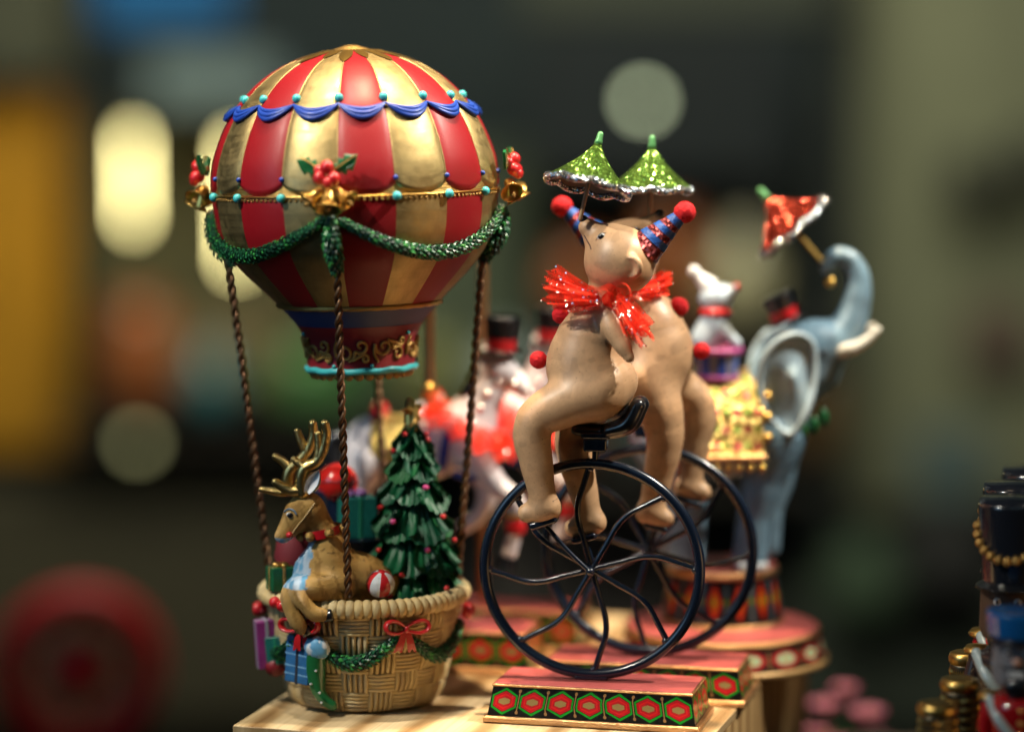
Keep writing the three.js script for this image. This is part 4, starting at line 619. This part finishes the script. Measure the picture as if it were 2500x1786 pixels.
  for (let i = 0; i < 6; i++) part(hat, i & 1 ? 'blue_band' : 'glitter_band', grid(40, 4, (u, v) => { const a = u * TAU, t = lerp(bandsAt[i], bandsAt[i + 1], v) + 0.035 * Math.sin(a + 0.7) * Math.sin(PI * clamp(bandsAt[i] + 0.1, 0, 1)); return V(hr(t) * Math.sin(a), t * HL, hr(t) * Math.cos(a)).multiply(V(i & 1 ? 1.02 : 1, 1, i & 1 ? 1.02 : 1)); }, { su: 0.8, sv: 0.07, wrapU: true }), i & 1 ? mat({ c: [0.012, 0.075, 0.32], roughness: 0.45, bumpMap: TX.grain, bumpScale: 0.0004, side: THREE.DoubleSide }) : M.hatGlitter);
  part(hat, 'hat_pompom', pomGeo, M.pompom, V(0, HL + 16, 0), V(0.4, 1, 0), 24);
  part(hat, 'hat_floor', new THREE.CircleGeometry(42, 24), M.maroon, V(0, 1, 0), V(PI / 2, 0, 0));
  // red pompom buttons
  for (const [x, y, r] of [[-118, 808, 20], [-66, 910, 22]]) part(T, 'pompom_button', pomGeo, M.pompom, W(x, y, 8), V(r, y, 0), r);
  // net ruff tied in a bow
  const ruff = sub(T, 'net_bow'), sheets = [];
  const add = (name, ...a) => { const s = part(ruff, name, gathered(...a), M.tulle); sheets.push(s); return s; };
  const rs = opt.ruff, Q = (x, y, z) => W(34 + (x - 34) * rs, 948 + (y - 948) * rs, z);
  add('net_tail', W(20, 968, 62), W(24, 944, 66), Q(-84, 1026, 46), Q(-98, 970, 62), 3.2, 12, 18, 0.4);
  add('net_tail', W(18, 962, 70), W(24, 936, 72), Q(-96, 984, 72), Q(-84, 922, 70), 2.7, 13, 18, 2.0);
  add('net_tail', W(16, 964, 58), W(18, 940, 60), Q(-86, 1020, 14), Q(-96, 944, 26), 2.6, 9, 10, 3.0);
  add('net_tail', W(22, 962, 78), W(26, 938, 80), Q(-58, 990, 94), Q(-46, 922, 88), 2.4, 13, 16, 4.1);
  add('net_tail', W(66, 966, 68), W(60, 940, 74), W(154, 876, 72), W(106, 842, 88), 2.8, 13, 16, 1.2);
  add('net_tail', W(64, 968, 62), W(58, 944, 64), W(136, 912, 52), W(112, 852, 60), 2.4, 10, 10, 2.6);
  add('net_tail', W(62, 964, 80), W(54, 940, 82), W(126, 886, 94), W(84, 866, 96), 2.2, 11, 14, 0.2);
  add('net_tail', W(70, 962, -20), W(64, 936, -20), W(140, 876, -34), W(90, 856, -50), 2.4, 9, -10, 0.6);
  part(ruff, 'neck_band', grid(72, 8, (u, v) => { const a = u * TAU, k = Math.sin(a * 11) * 5 * Math.sin(PI * v), r = 60 + k + 6 * Math.sin(PI * v); return V(m * 34 + r * Math.sin(a), 964 + (v - 0.5) * 34 + 3 * Math.sin(a * 7) + 0.12 * m * r * Math.sin(a), r * Math.cos(a)); }, { su: 4, sv: 0.5, wrapU: true }), M.tulle);
  const loop = (x, y, rx, ry, wd, tilt) => grid(36, 6, (u, v) => { const a = u * TAU, p = V(rx * Math.cos(a), ry * Math.sin(a), (v - 0.5) * wd + 4 * Math.sin(a * 2)); p.applyAxisAngle(V(0, 0, 1), m * tilt); return p.add(W(x, y, 78)); }, { su: 1.6, sv: 0.3, wrapU: true });
  part(ruff, 'bow_loop', loop(18, 950, 33, 18, 28, 0.5), M.tulle); part(ruff, 'bow_loop', loop(70, 956, 21, 31, 30, -0.35), M.tulle); part(ruff, 'bow_knot', (() => { const g = ball(14, 14); g.scale(1, 1.2, 0.8); return g; })(), M.tulle, W(44, 950, 76));
  const sq = []; for (const s of sheets) { const p = s.geometry.attributes.position; for (let i = 0; i < 26; i++) { const k = rnd() * p.count | 0, g = new THREE.CircleGeometry(2.1, 6); g.rotateX(rr(-0.7, 0.3)); g.rotateY(rr(-0.7, 0.7)); g.translate(p.getX(k), p.getY(k), p.getZ(k) + 1.6); sq.push(g); } } part(ruff, 'sequins', join(sq), M.sequin).userData.kind = 'stuff';
  // parasol balanced on the nose
  parasol(T, W(...opt.tip), V(m * opt.dir[0], opt.dir[1], opt.dir[2]), 94, 96, opt.stick, M.greenGlitter, opt.spin);
  return T;
}
M.hatGlitter = mat({ c: [0.24, 0.045, 0.05], metalness: 0.7, roughness: 0.36, normalMap: TX.glitter, side: THREE.DoubleSide });
M.greenGlitter.side = THREE.DoubleSide;
makeBear(1, 'tan bear in front, facing left on its black unicycle under a green parasol', [0.037, 0, 0.0411], 0.0002099, -9 * DEG, { tip: [12, 1292, 0], dir: [0.2, 0.95, -0.2], stick: 80, spin: 0.2, baseShift: 18, ruff: 1, legs: 1, reach: 1 });
makeBear(-1, 'tan bear behind facing right on a black unicycle, half hidden by the front bear', [0.0662, 0, -0.010], 0.0002099, -9 * DEG, { tip: [-2, 1280, 0], dir: [-0.02, 0.99, -0.02], stick: 78, spin: 0.1, baseShift: 0, ruff: 0.66, legs: -1, reach: 0.86 });

// ---------------------------------------------------------------- circus elephant on a drum stand
{
  const T = thing('elephant_ornament', 'grey circus elephant ornament holding a red parasol, on a round drum stand', 'ornament', [0.1082, 0, -0.087], 0.000232, 0);
  const e = (px, py, z = 0, r) => (r === undefined ? [px - 1603, 1462 - py, z] : [px - 1603, 1462 - py, z, r]), E3 = (px, py, z = 0) => V(px - 1603, 1462 - py, z);
  const discPrint = (() => { const c = document.createElement('canvas'); c.width = 2048; c.height = 128; const g = c.getContext('2d'); g.fillStyle = '#07080b'; g.fillRect(0, 0, 2048, 128); for (let i = 0; i < 16; i++) { const x = 64 + i * 128; for (const [rx, ry, col] of [[58, 54, '#7a1520'], [46, 42, '#b03028'], [36, 30, '#8fb89a'], [26, 20, '#a8c4a4'], [16, 10, '#a8854e']]) { g.fillStyle = col; g.beginPath(); g.ellipse(x, 64, rx, ry, 0, 0, TAU); g.fill(); } g.fillStyle = '#8a6a44'; g.fillRect(x + 61, 8, 6, 112); } const t = new THREE.CanvasTexture(c); t.colorSpace = THREE.SRGBColorSpace; t.wrapS = THREE.RepeatWrapping; return t; })();
  const drumPrint = (() => { const c = document.createElement('canvas'); c.width = 2048; c.height = 256; const g = c.getContext('2d'); g.fillStyle = '#0a0d10'; g.fillRect(0, 0, 2048, 256); for (let i = 0; i < 14; i++) { const x = (i + 0.5) * 2048 / 14; for (const [w, h, col] of [[50, 122, '#7a1408'], [38, 100, '#b8300c'], [20, 52, '#96701a'], [10, 28, '#7f9a1c']]) { g.fillStyle = col; g.beginPath(); g.moveTo(x, 128 - h); g.lineTo(x + w, 128); g.lineTo(x, 128 + h); g.lineTo(x - w, 128); g.fill(); } g.fillStyle = '#4a565e'; g.fillRect(x + 62, 6, 24, 244); g.fillStyle = '#6a8a1c'; g.fillRect(x + 60, 112, 28, 26); } const t = new THREE.CanvasTexture(c); t.colorSpace = THREE.SRGBColorSpace; t.wrapS = THREE.RepeatWrapping; return t; })();
  const st = sub(T, 'drum_stand'), gl = { roughness: 0.35, clearcoat: 0.4, clearcoatRoughness: 0.2 };
  part(st, 'bottom_rim', lathe([[0, 1], [232, 1], [236, 5], [236, 12], [230, 16], [0, 16]], 64), mat({ c: [0.42, 0.28, 0.13], roughness: 0.4, metalness: 0.5 }));
  part(st, 'printed_band', lathe([[229, 16], [222, 40], [214, 66]], 64), mat({ map: discPrint, ...gl }));
  part(st, 'base_edge', lathe([[212, 64], [218, 68], [218, 75], [212, 79]], 64), M.copper); part(st, 'base_top', lathe([[0, 92], [150, 90], [212, 79]], 64), M.roseBase);
  part(st, 'drum_foot', lathe([[136, 90], [138, 96], [132, 100], [0, 100]], 48), M.copper); part(st, 'drum_wall', lathe([[133, 100], [126, 150], [118, 198]], 48), mat({ map: drumPrint, ...gl })); part(st, 'drum_edge', lathe([[116, 196], [123, 200], [123, 210], [117, 214]], 48), M.copper); part(st, 'drum_top', lathe([[0, 216], [117, 214]], 48), M.roseBase);
  const F = union([
    limb([e(1500, 960, 0, 105), e(1580, 950, 0, 112), e(1670, 930, 10, 98), e(1730, 850, 20, 80)]), egg(e(1768, 790, 30), [78, 74, 72]), egg(e(1800, 750, 34), [62, 46, 58], -0.2), egg(e(1805, 825, 36), [46, 42, 46]),
    limb([e(1712, 955, 60, 68), e(1684, 1060, 66, 46), e(1664, 1140, 66, 37), e(1657, 1222, 66, 38)]), limb([e(1722, 955, -30, 54), e(1730, 1050, -20, 34), e(1712, 1130, -10, 25), e(1704, 1212, -10, 27)]),
    limb([e(1500, 980, 60, 74), e(1510, 1090, 62, 54), e(1515, 1215, 62, 46)]), limb([e(1490, 980, -60, 74), e(1490, 1090, -62, 54), e(1495, 1215, -62, 46)]),
    limb([e(1825, 765, 40, 50), e(1866, 722, 44, 39), e(1886, 664, 46, 31), e(1889, 612, 46, 26), e(1868, 572, 46, 23), e(1840, 566, 46, 21), e(1820, 588, 46, 18)]),
  ], 26);
  const skin = mat({ c: [0.2, 0.34, 0.46], roughness: 0.35, bumpMap: TX.grain, bumpScale: 0.0002, map: TX.mottle, clearcoat: 0.5, clearcoatRoughness: 0.4 });
  const bodyM = part(T, 'elephant_body', mesher(F, [-260, 215, -190], [330, 930, 200], 9), skin);
  const ear = (z, s) => { const rim = [[1752, 728], [1706, 742], [1676, 785], [1668, 840], [1684, 892], [1712, 930], [1736, 944], [1760, 915], [1782, 860], [1790, 800], [1780, 745]].map(([x, y]) => E3(x, y, z)), c = E3(1742, 820, z + s * 22), crv = new THREE.CatmullRomCurve3(rim, true); return [grid(48, 8, (u, v) => { const p = c.clone().lerp(crv.getPointAt(u), v); p.z += s * (4 * v * v - 10 * Math.sin(PI * v) + 8 * Math.sin(u * TAU * 2) * v); return p; }), tube(Array.from({ length: 40 }, (_, i) => { const p = crv.getPointAt(i / 40); p.z += s * (4 + 8 * Math.sin(i / 40 * TAU * 2)); return p; }), 7, 100, 8, true)]; };
  for (const [z, s] of [[116, 1], [-70, -1]]) { const [sheet, edge] = ear(z, s), em = part(T, 'elephant_ear', sheet, mat({ c: [0.34, 0.47, 0.56], roughness: 0.35, clearcoat: 0.4, side: THREE.DoubleSide })); part(em, 'ear_edge', edge, mat({ c: [0.38, 0.5, 0.58], roughness: 0.35 })); }
  for (const z of [82, -6]) part(bodyM, 'tusk', tube([E3(1850, 768, z), E3(1878, 760, z + 6), E3(1906, 742, z + 8), E3(1926, 722, z + 8)], (t) => 17 - 8 * t, 16, 10), mat({ c: [0.62, 0.62, 0.56], roughness: 0.3 }));
  part(bodyM, 'elephant_eye', ball(8, 12), M.black, E3(1808, 770, 96)); for (let i = 0; i < 4; i++) { const a = -0.6 + i * 0.5; part(bodyM, 'toenail', ball(11, 8), M.white, E3(1657 + 36 * Math.sin(a), 1238, 66 + 36 * Math.cos(a))); }
  // saddle cloth
  const sparkle = texture(128, 128, (u, v) => { const i = Math.floor(u * 6), j = Math.floor(v * 7), d = Math.hypot(u * 6 % 1 - 0.5, v * 7 % 1 - 0.5), k = (i + j) % 2; return d < 0.26 ? (k ? [0.75, 0.12, 0.3] : [0.42, 0.62, 0.22]) : [0.84, 0.74, 0.44]; }, { srgb: true });
  part(T, 'saddle_cloth', grid(40, 16, (u, v) => { const a = lerp(-2.0, 2.0, u), x = lerp(1520, 1676, v), r = 134; return a > -1.05 && a < 1.05 ? E3(x, 948 - r * Math.cos(a), r * Math.sin(a)) : E3(x, 948 - r * Math.cos(1.05) + (Math.abs(a) - 1.05) * 110, Math.sign(a) * (r * Math.sin(1.05) + 16 + 6 * (Math.abs(a) - 1.05))); }, { su: 2, sv: 1 }), mat({ map: sparkle, metalness: 0.55, roughness: 0.3, normalMap: TX.glitter, side: THREE.DoubleSide }));
  for (const z of [142, -142]) part(T, 'cloth_fringe', tube([E3(1516, 992, z), E3(1600, 993, z), E3(1676, 992, z)], 9, 12, 8), M.copper);
  for (let i = 0; i < 7; i++) part(T, 'gold_tassel', ball(9, 10), M.brightGold, E3(1530 + i * 24, 1014, 142)); for (const y of [860, 905, 950]) part(T, 'gold_stud', ball(10, 10), M.brightGold, E3(1686, y, 134));
  for (const [x, y, z] of [[1766, 925, 96], [1790, 915, 92], [1812, 900, 84]]) part(T, 'collar_leaf', (() => { const g = ball(16, 10); g.scale(0.7, 1.2, 0.5); return g; })(), M.leafGreen, E3(x, y + 12, z));
  // howdah drum with a little dog in a paper hat
  const how = sub(T, 'howdah', E3(1582, 800, 40)); for (let i = 0; i < 16; i++) part(how, 'stripe_panel', new THREE.CylinderGeometry(50, 46, 56, 3, 1, true, i / 16 * TAU, TAU / 16), i & 1 ? mat({ c: [0.16, 0.15, 0.2], roughness: 0.4 }) : M.blue);
  part(how, 'howdah_rim', new THREE.TorusGeometry(52, 8, 8, 32).rotateX(PI / 2), mat({ c: [0.32, 0.05, 0.2], roughness: 0.4 }), V(0, 30, 0)); part(how, 'howdah_rim', new THREE.TorusGeometry(48, 6, 8, 32).rotateX(PI / 2), mat({ c: [0.32, 0.05, 0.2], roughness: 0.4 }), V(0, -28, 0)); part(how, 'howdah_top', lathe([[0, 34], [50, 32]], 24), M.roseBase);
  const dogF = union([limb([e(1560, 745, 40, 34), e(1578, 705, 44, 30)]), egg(e(1580, 655, 46), [38, 30, 30]), capsule(e(1590, 650, 48), 22, e(1618, 636, 50), 10), capsule(e(1590, 715, 66), 14, e(1626, 752, 70), 10), capsule(e(1590, 715, 22), 14, e(1624, 755, 20), 10)], 14);
  const dog = part(T, 'dog_figure', mesher(dogF, [-90, 660, -30], [70, 860, 110], 6), mat({ c: [0.42, 0.52, 0.62], roughness: 0.35, clearcoat: 0.4 }));
  part(dog, 'dog_nose', ball(9, 10), M.berry, E3(1624, 632, 50)); part(dog, 'dog_collar', new THREE.TorusGeometry(28, 9, 8, 24).rotateX(PI / 2), M.berry, E3(1580, 686, 45)); part(dog, 'dog_hat', aim(lathe([[22, 0], [6, 50], [0, 52]], 20), V(-0.7, 0.72, 0), E3(1566, 632, 46)), M.white); part(dog, 'hat_tip', ball(13, 12), M.white, E3(1532, 598, 46));
  // tilted top hat and the parasol in the trunk
  const th = sub(T, 'top_hat', E3(1738, 706, 20), V(0, 0, 0.42)); part(th, 'hat_crown', lathe([[0, 62], [34, 61], [36, 58], [30, 24]], 24), M.black); part(th, 'hat_band', lathe([[33, 26], [33, 4]], 24), M.berry); part(th, 'hat_brim', lathe([[30, 6], [46, 3], [47, 0], [30, 0]], 24), M.black);
  parasol(T, E3(1686, 436, 46), V(-0.66, 0.75, 0), 92, 84, 128, M.redGlitter, 0.2, M.goldStick); part(T, 'trunk_bell', ball(12, 14), M.brightGold, E3(1826, 620, 56));
}

// ---------------------------------------------------------------- two carousel horses behind the balloon
function makeHorse(label, pos, scale, turn) {
  const T = thing('horse_ornament', label, 'ornament', pos, scale, turn, 'carousel horses in top hats');
  const o = (px, py, z = 0, r) => (r === undefined ? [px - 955, 1478 - py, z] : [px - 955, 1478 - py, z, r]), O = (px, py, z = 0) => V(px - 955, 1478 - py, z);
  pyramidBase(T, 500, 190, 468, 150, 92);
  part(T, 'brass_pole', new THREE.CylinderGeometry(11, 11, 860, 16), M.copper, O(955, 960, 0)); part(T, 'pole_ball', ball(18, 14), M.brightGold, O(955, 868, 0)); part(T, 'pole_ball', ball(20, 14), M.brightGold, O(955, 520, 0));
  const F = union([limb([o(830, 990, 0, 66), o(930, 1005, 0, 68), o(1030, 965, 0, 66)]), limb([o(1040, 950, 0, 60), o(1075, 880, 0, 44), o(1098, 825, 0, 36)]), limb([o(1105, 812, 0, 36), o(1140, 840, 0, 26), o(1162, 862, 0, 20)]),
    limb([o(1050, 1000, 30, 40), o(1110, 1070, 36, 26), o(1152, 1110, 38, 20), o(1150, 1170, 38, 16), o(1136, 1222, 38, 18)]), limb([o(1040, 1010, -30, 40), o(1080, 1090, -36, 26), o(1060, 1150, -38, 18), o(1020, 1180, -38, 17)]),
    limb([o(820, 1020, 34, 48), o(800, 1100, 38, 30), o(830, 1170, 38, 20), o(815, 1240, 38, 18)]), limb([o(815, 1020, -34, 48), o(770, 1100, -38, 30), o(790, 1180, -38, 20), o(760, 1240, -38, 18)])], 22);
  const b = part(T, 'horse_body', mesher(F, [-260, 200, -110], [260, 720, 110], 7.5), mat({ c: [0.74, 0.7, 0.74], roughness: 0.25, clearcoat: 0.6, clearcoatRoughness: 0.15 }));
  for (const z of [20, -20]) part(b, 'horse_ear', aim(lathe([[10, 0], [9, 12], [0, 34]], 12), V(-0.2, 1, 0), O(1082, 792, z)), M.white); part(b, 'horse_eye', ball(6, 10), M.black, O(1124, 824, 28));
  const mane = []; for (let i = 0; i < 16; i++) { const t = i / 15, z = rr(-18, 24), p = O(lerp(1078, 1010, t), lerp(800, 935, t), z), g = ball(1, 8); g.scale(16, 26, 14); g.rotateZ(-0.5); mane.push(g.translate(p.x, p.y, p.z)); } part(b, 'mane', join(mane), M.black);
  part(b, 'horse_tail', tube([O(772, 970), O(735, 985), O(725, 1050), O(738, 1130)], (t) => 10 + 16 * Math.sin(PI * t), 20, 10), M.black);
  part(b, 'hoof', new THREE.CylinderGeometry(19, 25, 28, 14), M.black, O(1130, 1240, 38), V(0, 0, -0.25)); part(b, 'hoof', new THREE.CylinderGeometry(18, 22, 24, 14), M.black, O(1002, 1186, -38), V(0, 0, 1.3)); for (const [x, z] of [[812, 38], [756, -38]]) part(b, 'hoof', new THREE.CylinderGeometry(18, 24, 26, 14), M.black, O(x, 1256, z));
  part(b, 'red_cuff', lathe([[20, -16], [24, 0], [20, 16]], 16), M.berry, O(1151, 1160, 38)); part(b, 'gold_cuff', lathe([[21, -5], [23, 0], [21, 5]], 16), M.brightGold, O(1151, 1136, 38));
  part(b, 'blue_girth', grid(40, 3, (u, v) => { const a = u * TAU; return O(1000 + (v - 0.5) * 18 + 60 * Math.cos(a) * 0.2, 985 - 71 * Math.cos(a), 71 * Math.sin(a)); }, { wrapU: true }), M.blue); part(b, 'chest_strap', tube([O(1020, 1046, 50), O(1060, 1052, 56), O(1100, 1048, 30)], 8, 16, 8), M.blue);
  part(b, 'glitter_saddle', grid(30, 12, (u, v) => { const a = lerp(-1.9, 1.9, u), x = lerp(836, 930, v); return O(x, 998 - 75 * Math.cos(a), 76 * Math.sin(a)); }, { su: 2, sv: 1 }), mat({ c: [0.75, 0.55, 0.16], metalness: 0.7, roughness: 0.3, normalMap: TX.glitter, side: THREE.DoubleSide })); part(b, 'saddle_roll', (() => { const g = ball(1, 14); g.scale(22, 26, 52); return g; })(), M.berry, O(842, 918, 0));
  const ruff = sub(T, 'net_ruff', O(1050, 940, 0), V(0, 0, -0.45)); for (const [y, r0, r1, k, am] of [[0, 48, 108, 14, 11], [-16, 50, 118, 12, 12], [14, 44, 92, 13, 9]]) part(ruff, 'net_frill', grid(120, 6, (u, v) => { const a = u * TAU, r = lerp(r0, r1, v), s = Math.sin(a * k) * am * v; return V(r * Math.sin(a), y - 10 * v + s, r * Math.cos(a)); }, { su: 8, sv: 1, wrapU: true }), M.tulle);
  const sq = []; for (let i = 0; i < 60; i++) { const a = rnd() * TAU, r = rr(70, 112), g = new THREE.CircleGeometry(3, 6); g.rotateX(rr(-1, 1)); g.translate(r * Math.sin(a), rr(-22, 18), r * Math.cos(a)); sq.push(g); } part(ruff, 'sequins', join(sq), M.sequin).userData.kind = 'stuff';
  for (const [x, y, z] of [[1075, 900, 46], [1110, 846, 30], [1090, 870, 40], [1146, 850, 24], [1058, 930, 52], [1130, 1000, 40]]) part(b, 'silver_stud', ball(9, 10), M.sequin, O(x, y, z));
  const th = sub(T, 'top_hat', O(1112, 782, 0), V(0, 0, -0.06)); part(th, 'hat_brim', lathe([[28, 4], [46, 4], [47, 0], [28, -2]], 24), M.black); part(th, 'hat_band', lathe([[33, 4], [34, 30]], 24), M.berry); part(th, 'hat_crown', lathe([[34, 30], [38, 74], [36, 78], [0, 79]], 24), M.black);
}
makeHorse('white carousel horse in black top hat and red net ruff, nearer the balloon', [-0.0417, 0, -0.077], 0.0002302, -8 * DEG);
makeHorse('white carousel horse in black top hat further back, half hidden behind the front bear', [-0.0155, 0, -0.128], 0.0002302, -8 * DEG);

// ---------------------------------------------------------------- nutcracker soldiers and brass caps at the right edge
const ledge = thing('lower_plinth', 'dark lower block under the nutcrackers at the right edge', 'plinth', [0.230, -0.0318, 0.065], 1, 0); part(ledge, 'block', slab(0.12, 0.05, 0.26, 0.003, 2), mat({ c: [0.03, 0.022, 0.015], roughness: 0.6, map: woodSide }), V(0, -0.0255, 0));
function nutcracker(label, [x, y, z], s0, cap, capH, capR, chainOn, coat) {
  const T = thing('nutcracker', label, 'nutcracker', [x * 0.97, y + 0.0098, z + 0.035], s0 * 0.97, -0.35, 'nutcracker soldiers in a row'), gloss = (c) => mat({ c, roughness: 0.22, clearcoat: 0.7, clearcoatRoughness: 0.12 });
  part(T, 'pedestal', slab(170, 40, 150, 6), gloss([0.02, 0.02, 0.03]), V(0, 20, 0)); for (const s of [-1, 1]) { part(T, 'leg', lathe([[22, 40], [26, 60], [20, 130], [26, 180], [0, 182]], 20), gloss([0.5, 0.5, 0.52]), V(s * 30, 0, 0)); part(T, 'boot', slab(46, 36, 74, 10, 3), M.black, V(s * 30, 58, 12)); }
  part(T, 'coat', lathe([[0, 150], [74, 152], [78, 180], [66, 230], [74, 290], [86, 330], [72, 352], [34, 362], [0, 364]], 32), gloss(coat)); part(T, 'belt', lathe([[69, 222], [72, 232], [69, 242]], 32), M.black); part(T, 'buckle', slab(30, 22, 8, 3), M.brightGold, V(0, 232, 72));
  for (const s of [-1, 1]) { part(T, 'arm', tube([V(s * 74, 330, 0), V(s * 86, 270, 8), V(s * 80, 205, 20)], (t) => 20 - 5 * t, 16, 12), gloss(coat)); part(T, 'epaulette', lathe([[0, 14], [26, 10], [33, 0], [30, -6], [0, -6]], 20), M.brightGold, V(s * 72, 346, 0)); part(T, 'hand', ball(16, 12), gloss([0.5, 0.32, 0.24]), V(s * 79, 188, 24)); }
  part(T, 'sash', tube([V(-70, 346, 34), V(-36, 300, 76), V(10, 250, 78), V(50, 215, 58)], 13, 20, 8), gloss([0.3, 0.38, 0.4])); for (const yy of [330, 300, 270]) part(T, 'coat_button', ball(8, 10), M.brightGold, V(14, yy, 78));
  part(T, 'head', lathe([[0, 356], [50, 362], [60, 392], [62, 440], [58, 500], [0, 504]], 28), gloss([0.16, 0.11, 0.1])); part(T, 'beard', (() => { const g = lathe([[0, -34], [22, -28], [34, 0], [30, 20], [0, 24]], 18); g.scale(1, 1, 0.6); return g; })(), M.black, V(0, 384, 52)); part(T, 'jaw', slab(40, 18, 12, 3), M.white, V(0, 418, 60)); part(T, 'nose', ball(12, 10), gloss([0.5, 0.3, 0.24]), V(0, 448, 64)); for (const s of [-1, 1]) { const ey = part(T, 'eye', ball(9, 10), M.white, V(s * 22, 468, 56)); part(ey, 'pupil', ball(5, 8), M.black, V(0, 0, 6)); part(T, 'moustache', tube([V(s * 4, 434, 64), V(s * 26, 428, 58), V(s * 44, 438, 44)], (t) => 7 - 4 * t, 10, 8), M.black); }
  part(T, 'hair', lathe([[64, 380], [72, 400], [70, 480], [64, 504]], 24), mat({ c: chainOn ? [0.06, 0.03, 0.015] : [0.15, 0.15, 0.17], roughness: 0.7, side: THREE.DoubleSide }), V(0, 0, -8));
  part(T, 'cap', lathe([[0, 500], [capR - 6, 500], [capR, 510], [capR + capH * 0.06, 500 + capH * 0.9], [capR + capH * 0.04, 500 + capH], [0, 504 + capH]], 32), gloss(cap)); part(T, 'visor', (() => { const g = lathe([[58, 2], [78, -8], [80, -12], [58, -4]], 24); g.scale(1, 1, 1.1); return g; })(), M.black, V(0, 506, 6));
  if (chainOn) for (let i = 0; i < 13; i++) { const t = i / 12, a = lerp(-1.5, 1.5, t), r = capR + 12; part(T, 'chain_bead', ball(11, 10), M.oldGold, V(r * Math.sin(a), 500 + capH * 0.66 - capH * 0.34 * Math.sin(PI * t), r * Math.cos(a))); }
  return T;
}
nutcracker('front nutcracker in a red coat and bright blue cap with a pale sash', [0.2265, -0.0412, 0.092], 0.00018, [0.006, 0.1, 0.32], 66, 82, false, [0.3, 0.005, 0.008]);
nutcracker('nutcracker with a tall black shako and gold bead chain, behind the blue cap', [0.2315, -0.0412, 0.045], 0.00021, [0.008, 0.01, 0.016], 190, 66, true, [0.03, 0.02, 0.02]);
nutcracker('nutcracker in a tall black shako, second from the back of the row', [0.2405, -0.0412, 0.008], 0.00021, [0.008, 0.01, 0.016], 196, 66, true, [0.3, 0.008, 0.012]);
nutcracker('rearmost nutcracker in a tall black shako at the picture edge', [0.257, -0.0412, -0.03], 0.00021, [0.008, 0.01, 0.016], 204, 66, true, [0.03, 0.02, 0.02]);
function brassCap(label, [x, y, z], s, sy) {
  const T = thing('brass_cap', label, 'cap', [x * 0.97, y + 0.0098, z + 0.035], s * 0.97, 0, 'knurled brass caps beside the nutcrackers'), bz = (T.scale.y = sy * 0.97, mat({ c: [0.5, 0.33, 0.1], metalness: 1, roughness: 0.34 })), dk = mat({ c: [0.09, 0.075, 0.05], metalness: 0.9, roughness: 0.42 });
  part(T, 'cap_body', lathe([[0, 0], [58, 0], [58, 6], [46, 150], [46, 156], [0, 156]], 40), dk);
  part(T, 'cap_crown', lathe([[46, 153], [50, 156], [51, 161], [47, 166], [36, 168], [0, 167]], 40), bz);
  const l = []; for (let r = 0; r < 13; r++) for (let i = 0; i < 40; i++) { const a = (i + (r & 1) * 0.5) / 40 * TAU, y = 12 + r * 11, R = lerp(58, 46, y / 150) + 0.5, g = new THREE.OctahedronGeometry(3.6); g.scale(0.9, 1.35, 0.7); g.rotateY(a); l.push(g.translate(R * Math.sin(a), y, R * Math.cos(a))); } part(T, 'knurling', join(l), bz).userData.kind = 'stuff';
}
brassCap('knurled brass cap nearest the camera, front one of three at the right', [0.1898, -0.0412, 0.092], 0.00018, 0.00036); brassCap('middle knurled brass cap of three at the right', [0.2044, -0.0412, 0.066], 0.00018, 0.00039); brassCap('rearmost knurled brass cap of three, beside the shako', [0.2155, -0.0412, 0.018], 0.00016, 0.0004);
// pink blossoms low behind the plinth
{
  const T = thing('blossom_posy', 'blurred posy of pink blossoms in a tan pot beyond the plinth corner', 'flowers', [0.194, -0.094, -0.25], 0.8, 0);
  part(T, 'flower_pot', lathe([[0, -0.05], [0.018, -0.05], [0.026, 0.005], [0.028, 0.01], [0, 0.008]], 24), mat({ c: [0.3, 0.19, 0.09], roughness: 0.7 }));
  for (const [x, y, z, r] of [[-0.016, 0.036, 0, 0.012], [0.014, 0.032, 0.01, 0.014], [0, 0.046, -0.01, 0.011], [-0.006, 0.012, 0.022, 0.012], [0.02, 0.014, 0, 0.01], [-0.022, 0.018, 0.006, 0.01]]) { const f = sub(T, 'blossom', V(x, y, z)); for (let i = 0; i < 6; i++) { const a = i / 6 * TAU, g = ball(1, 8); g.scale(r * 0.55, r * 0.25, r * 0.42); g.translate(r * 0.5, 0, 0); g.rotateZ(0.5); g.rotateY(a); part(f, 'petal', g, mat({ c: [0.6, 0.2, 0.36], roughness: 0.5 })); } part(f, 'flower_heart', ball(r * 0.3, 8), M.brightGold, V(0, r * 0.2, 0)); part(f, 'flower_stem', tube([V(0, 0, 0), V(-x * 0.6, -y * 0.7, -z * 0.6), V(-x * 0.8, -y, -z * 0.8)], 0.0014, 8, 6), M.leafGreen); }
}
scene.traverse((o) => { if (o.isMesh) { o.castShadow = true; o.receiveShadow = true; } });
renderer.render(scene, camera);
